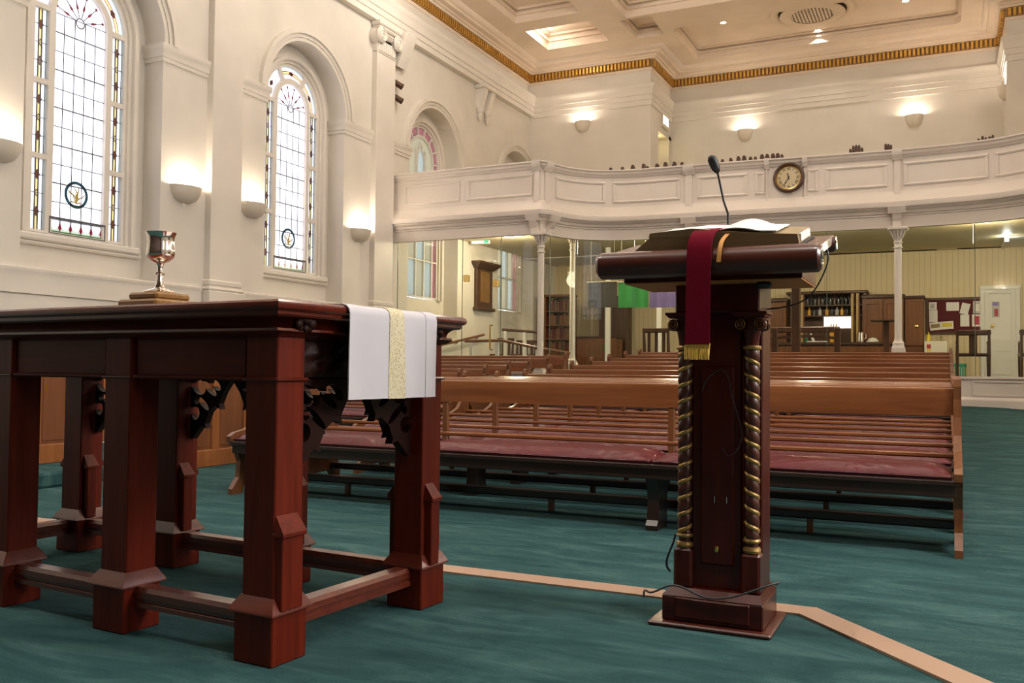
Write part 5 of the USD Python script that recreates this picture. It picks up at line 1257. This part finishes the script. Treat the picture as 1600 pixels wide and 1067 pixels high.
# tall cupboard with a brass disc
x0, x1, zt_ = X(1413), X(1444), Z(466, 1428)
cu = thing('tall_cupboard', 'tall narrow brown cupboard left of the noticeboard', 'cupboard', ((x0+x1)/2, 21.7, VZ))
MB().box(x0+.01, 21.66, VZ, x1-.01, YB-.002, zt_).build('body', 'mid_furniture', cu)
MB().cbox(x0+.01, 21.63, 1.48, x1-.01, 21.66, zt_-.06, .008).build('door', 'mid_furniture', cu); MB().cbox(x0+.01, 21.63, VZ+.05, x1-.01, 21.66, 1.46, .008).build('door', 'mid_furniture', cu)
MB().cbox(x0-.02, 21.60, zt_, x1+.02, YB-.002, zt_+.06, .015).build('cornice', 'dark_furniture', cu)
q = at(1432, 510, y=21.6); MB().lathe([(0, 0), (.04, 0), (.035, .02), (0, .03)], (0, 0, 0), 16, ax='y').xf(lambda v: v*np.array([1, -1, 1])+np.array([q[0], 21.63, q[2]])).build('brass_disc', 'brass', cu)
# standing desk, settle and post in front of the servery
q = at(1384, 500, y=18.5); sd = thing('standing_desk', 'brown pedestal stand with flat top before the servery', 'stand', (float(q[0]), 18.5, VZ)); hh = float(q[2])-VZ
MB().cbox(-.26, -.2, hh-.03, .26, .2, hh, .008).build('top', 'dark_furniture', sd, local=True); MB().cbox(-.04, -.04, .05, .06, .04, hh-.03, .006).build('post', 'dark_furniture', sd, local=True); MB().cbox(-.22, -.2, 0, .22, .2, .05, .01).build('foot', 'dark_furniture', sd, local=True)
q0, q1 = at(1203, 511, y=17.6), at(1312, 511, y=17.6)
se = thing('settle', 'dark wooden open-backed settle behind the glass right of the lectern', 'settle', (float(q0[0]), 17.6, VZ)); W = float(q1[0]-q0[0]); ht = float(q0[2])-VZ
MB().cbox(0, 0, ht-.11, W, .05, ht, .015).build('top_rail', 'dark_furniture', se, local=True)
n = 16; crv = Polygon([(W*i/n, ht-.20+.05*math.sin(PI*i/n)) for i in range(n+1)]+[(W*i/n, ht-.25+.05*math.sin(PI*i/n)) for i in range(n, -1, -1)]); MB().prism(crv, 'y', 0, .04).build('curved_rail', 'dark_furniture', se, local=True)
for x in (.03, W-.10): MB().cbox(x, -.02, 0, x+.11, .07, ht-.02, .01).build('post', 'dark_furniture', se, local=True)
MB().cbox(0, -.42, .40, W, .05, .45, .01).build('seat', 'dark_furniture', se, local=True)
for x in (.03, W-.09): MB().cbox(x, -.42, 0, x+.06, -.36, .41, .006).build('front_leg', 'dark_furniture', se, local=True)
q = at(1244, 455, y=16.7); cs_ = thing('wooden_post', 'tall thick brown wooden post behind the glass under the lectern desk', 'post', (float(q[0]), 16.7, VZ))
MB().cbox(-.07, -.07, .04, .07, .07, float(q[2])-VZ+.35, .008).build('shaft', 'dark_furniture', cs_, local=True); MB().cbox(-.2, -.2, 0, .2, .2, .05, .01).build('foot', 'dark_furniture', cs_, local=True)
# banners
for (x0, x1, m_, lab, yb_) in ((919, 964, 'banner_grey', 'dark grey hanging banner behind the glass, leftmost of three', 17.5), (966, 1013, 'banner_green', 'bright green hanging banner behind the glass, middle of three', 17.5), (1015, 1056, 'banner_purple', 'purple hanging banner behind the glass, rightmost of three', 17.5)):
    a, c = at(x0, 441, y=yb_), at(x1, 480, y=yb_); t = thing('banner', lab, 'banner', (float(a[0]+c[0])/2, yb_, float(c[2])))
    w, h = float(c[0]-a[0])/2, float(a[2]-c[2]); V = []; n = 12
    for sd_ in (0, .006):
        for i in range(n+1):
            for z in (0, h): V.append((-w+2*w*i/n, sd_+.008*math.sin(i*1.3), z))
    F = []; A = 2*(n+1)
    for i in range(n): a_ = 2*i; F += [(a_, a_+2, a_+3, a_+1), (A+a_, A+a_+1, A+a_+3, A+a_+2), (a_, A+a_, A+a_+2, a_+2), (a_+1, a_+3, A+a_+3, A+a_+1)]
    F += [(0, 1, A+1, A), (2*n, A+2*n, A+2*n+1, 2*n+1)]
    MB().add(V, F).build('fabric', m_, t, local=True, smooth=50)
    MB().tube([(-w-.03, 0, h), (w+.03, 0, h)], .012, 8).build('top_rod', 'shade_white', t, local=True)
    MB().tube([(-w*.8, 0, h), (-w*.8, 0, 3.62-float(c[2]))], .003, 4).tube([(w*.8, 0, h), (w*.8, 0, 3.62-float(c[2]))], .003, 4).build('cords', 'shade_white', t, local=True)
# bookcase on the left
x0, x1 = float(at(851, 500, y=20.6)[0]), float(at(892, 500, y=20.6)[0]); zt_ = float(at(870, 464, y=20.6)[2])
bc_ = thing('bookcase', 'reddish brown bookcase behind the glass between the two left columns', 'bookcase', ((x0+x1)/2, 20.6, VZ))
MB().box(x0, 20.95, VZ, x1, 20.97, zt_).build('back', 'dark_furniture', bc_)
for x in (x0, x1-.03): MB().box(x, 20.6, VZ, x+.03, 20.95, zt_).build('side', 'mid_furniture', bc_)
MB().cbox(x0-.03, 20.57, zt_, x1+.03, 20.97, zt_+.06, .01).build('top', 'mid_furniture', bc_)
zz = np.linspace(VZ+.55, zt_, 5)
for z in zz[:-1]: MB().box(x0+.03, 20.6, z-.025, x1-.03, 20.95, z).build('shelf', 'mid_furniture', bc_)
MB().cbox(x0, 20.59, VZ, x1, 20.63, VZ+.52, .006).build('lower_door', 'mid_furniture', bc_)
rng = random.Random(9); NUM = ONTH+['thirteenth', 'fourteenth', 'fifteenth', 'sixteenth', 'seventeenth', 'eighteenth', 'nineteenth', 'twentieth']
for j in range(4):
    x = x0+.04; k = 0
    while x < x1-.07:
        w = rng.choice((.03, .04, .05)); hgt = (zz[1]-zz[0])*rng.uniform(.68, .86); m_ = rng.choice(('felt_maroon', 'felt_maroon', 'leather_black', 'mid_furniture', 'mid_furniture'))
        t = thing('shelf_book', 'old bound book, %s from the left on the %s shelf of the brown bookcase' % (NUM[k], ('bottom', 'second', 'third', 'top')[j]), 'book', (x, 20.68, float(zz[j])), group='books on the %s bookcase shelf' % ('bottom', 'second', 'third', 'top')[j])
        MB().cbox(0, 0, 0, w-.003, .18, hgt, .003).build('binding', m_, t, local=True); x += w; k += 1
# dark cabinet and desk in the middle distance
q0, q1 = at(900, 560, y=20.9), at(962, 560, y=20.9); zc1 = float(at(930, 528, y=20.9)[2])
sc2 = thing('sideboard', 'low dark sideboard behind the glass below the grey banner', 'sideboard', (float(q0[0]+q1[0])/2, 20.9, VZ)); w = float(q1[0]-q0[0])/2
MB().cbox(-w, 0, 0, w, .5, zc1-VZ, .01).build('body', 'mid_furniture', sc2, local=True); MB().cbox(-w-.03, -.03, zc1-VZ, w+.03, .5, zc1-VZ+.04, .01).build('top', 'dark_furniture', sc2, local=True)
for i in range(3): MB().cbox(-w+2*w*i/3+.03, -.02, .08, -w+2*w*(i+1)/3-.03, .01, zc1-VZ-.05, .008).build('door', 'mid_furniture', sc2, local=True)
q0, q1 = at(935, 480, y=21.6), at(978, 560, y=21.6); tc2 = thing('tall_dark_cabinet', 'tall dark brown cabinet behind the grey banner', 'cabinet', (float(q0[0]+q1[0])/2, 21.65, VZ)); w = float(q1[0]-q0[0])/2; zt_ = float(at(955, 462, y=21.6)[2])-VZ
MB().cbox(-w, 0, 0, w, .42, zt_, .01).build('body', 'dark_furniture', tc2, local=True)
for s_ in (-1, 1): MB().cbox(s_*w*.5-w*.46, -.02, .1, s_*w*.5+w*.46, .01, zt_-.06, .008).build('door', 'dark_furniture', tc2, local=True)
for (px, lab) in ((950, 'white upright post behind the glass below the grey banner'), (1030, 'white upright post behind the glass below the purple banner')):
    q = at(px, 500, y=19.2); t = thing('white_post', lab, 'post', (float(q[0]), 19.2, VZ)); MB().cbox(-.05, -.05, 0, .05, .05, 2.86, .006).build('shaft', 'white_gloss', t, local=True); MB().cbox(-.09, -.09, 0, .09, .09, .15, .01).build('base', 'white_gloss', t, local=True)
# memorial board on the left wall
a, c = at(741, 421, x=XW), at(765, 486, x=XW)
mbd = thing('memorial_board', 'framed wooden memorial board with heavy cornice on the wall under the gallery', 'memorial board', (XW, (a[1]+c[1])/2, c[2]))
MB().cbox(XW, a[1], c[2], XW+.07, c[1], a[2]+.05, .008).build('case', 'dark_furniture', mbd)
MB().cbox(XW+.06, a[1]+.17, c[2]+.16, XW+.085, c[1]-.17, a[2]-.02, .004).build('tablet', 'plinth_wood', mbd)
MB().hull([(XW+x, y, z) for y0_, y1_, x1_, z in ((a[1]-.02, c[1]+.02, .09, a[2]+.03), (a[1]-.14, c[1]+.14, .22, a[2]+.14), (a[1]-.14, c[1]+.14, .22, a[2]+.18)) for x in (0, x1_) for y in (y0_, y1_)]).build('board_cornice', 'dark_furniture', mbd)
MB().cbox(XW, a[1]-.06, c[2]-.02, XW+.12, c[1]+.06, c[2]+.05, .012).build('board_sill', 'dark_furniture', mbd)
# ramp handrails
def rail(name, pts, posts, label, m='mid_furniture', r=.03):
    t = thing(name, label, 'handrail', tuple(map(float, pts[0][:2]))+(VZ,))
    MB().tube(pts, r, 10).build('rail', m, t)
    for x, y, z in posts: MB().cbox(x-.035, y-.035, VZ, x+.035, y+.035, z-.02, .006).build('post', 'white_gloss', t)
P1 = [at(727, 533, y=16.2), at(785, 532, y=16.2), at(842, 544, y=16.2), at(890, 552, y=16.2)]
rail('ramp_handrail', P1, [tuple(at(p_, z_, y=16.2)) for p_, z_ in ((737, 534), (777, 533), (840, 545))], 'brown ramp handrail on white posts, nearest behind the glass')
P2 = [at(785, 515, y=17.6), at(842, 519, y=17.6)]
rail('upper_handrail', P2, [tuple(at(p_, z_, y=17.6)) for p_, z_ in ((790, 516), (820, 518))], 'greyish brown handrail higher up behind the ramp', 'dark_furniture')
P3 = [at(672, 543, x=XW+.1), at(756, 523, x=XW+.1)]
t = thing('wall_handrail', 'thin brown handrail climbing along the left wall under the gallery', 'handrail', (XW+.1, float(P3[0][1]), 1.4))
MB().tube(P3, .026, 8).build('rail', 'mid_furniture', t)
for s_ in (.15, .5, .9):
    q = P3[0]*(1-s_)+P3[1]*s_; MB().tube([q, q+np.array([-.05, 0, -.06]), np.array([XW, q[1], q[2]-.06])], .01, 6).build('bracket', 'dark_furniture', t)
# ceiling lamps added out of sight behind the fascia to brighten this space
for k, (x, y) in enumerate(((-8., 16.6), (-4.9, 17.4), (-2.3, 17.4), (.6, 18.1), (3., 16.8))):
    t = thing('added_ceiling_lamp', '%s added flush ceiling lamp out of sight under the gallery' % ('leftmost', 'second from left', 'middle', 'second from right', 'rightmost')[k], 'ceiling light', (x, y, 3.62), group='added lamps under the gallery')
    MB().lathe([(0, -.05), (.14, -.045), (.17, -.02), (.17, 0), (0, 0)], n=24).build('diffuser', 'lamp_glow', t, local=True)
    dl = UsdLux.SphereLight.Define(stage, free('/World/added_undergallery_light')); dl.AddTranslateOp().Set(Gf.Vec3d(x, y, 3.40)); dl.CreateRadiusAttr(.2); dl.CreateIntensityAttr(31.); dl.CreateColorAttr(Gf.Vec3f(1, .86, .60))
q = at(1573, 370, y=20.5)
t = thing('tube_lamp', 'small bright upright tube lamp under the gallery at the right', 'lamp', tuple(q)); MB().lathe([(0, -.10), (.04, -.09), (.04, .09), (0, .10)], n=16).build('tube', 'lamp_glow', t, local=True); MB().cbox(-.02, .03, -.04, .02, float(YB-q[1])-.002, .04, .004).build('arm', 'shade_white', t, local=True)
l = UsdLux.SphereLight.Define(stage, '/World/tube_lamp_light'); l.AddTranslateOp().Set(Gf.Vec3d(float(q[0]), float(q[1])-.08, float(q[2])-.05)); l.CreateRadiusAttr(.05); l.CreateIntensityAttr(70.); l.CreateColorAttr(Gf.Vec3f(.93, 1., .95))
q = at(1480, 388, y=YB); t = thing('wall_vent', 'small square vent high on the boarded wall above the noticeboard', 'vent', (float(q[0]), YB, float(q[2])))
MB().prism(sbox(-.2, -.11, .2, .11).difference(sbox(-.17, -.08, .17, .08)), 'y', -.02, 0).build('frame', 'cream_paint', t, local=True, smooth=False)
for k in range(4): MB().box(-.17, -.015, -.07+.045*k, .17, -.002, -.05+.045*k).build('louvre', 'cream_paint', t, local=True, smooth=False)
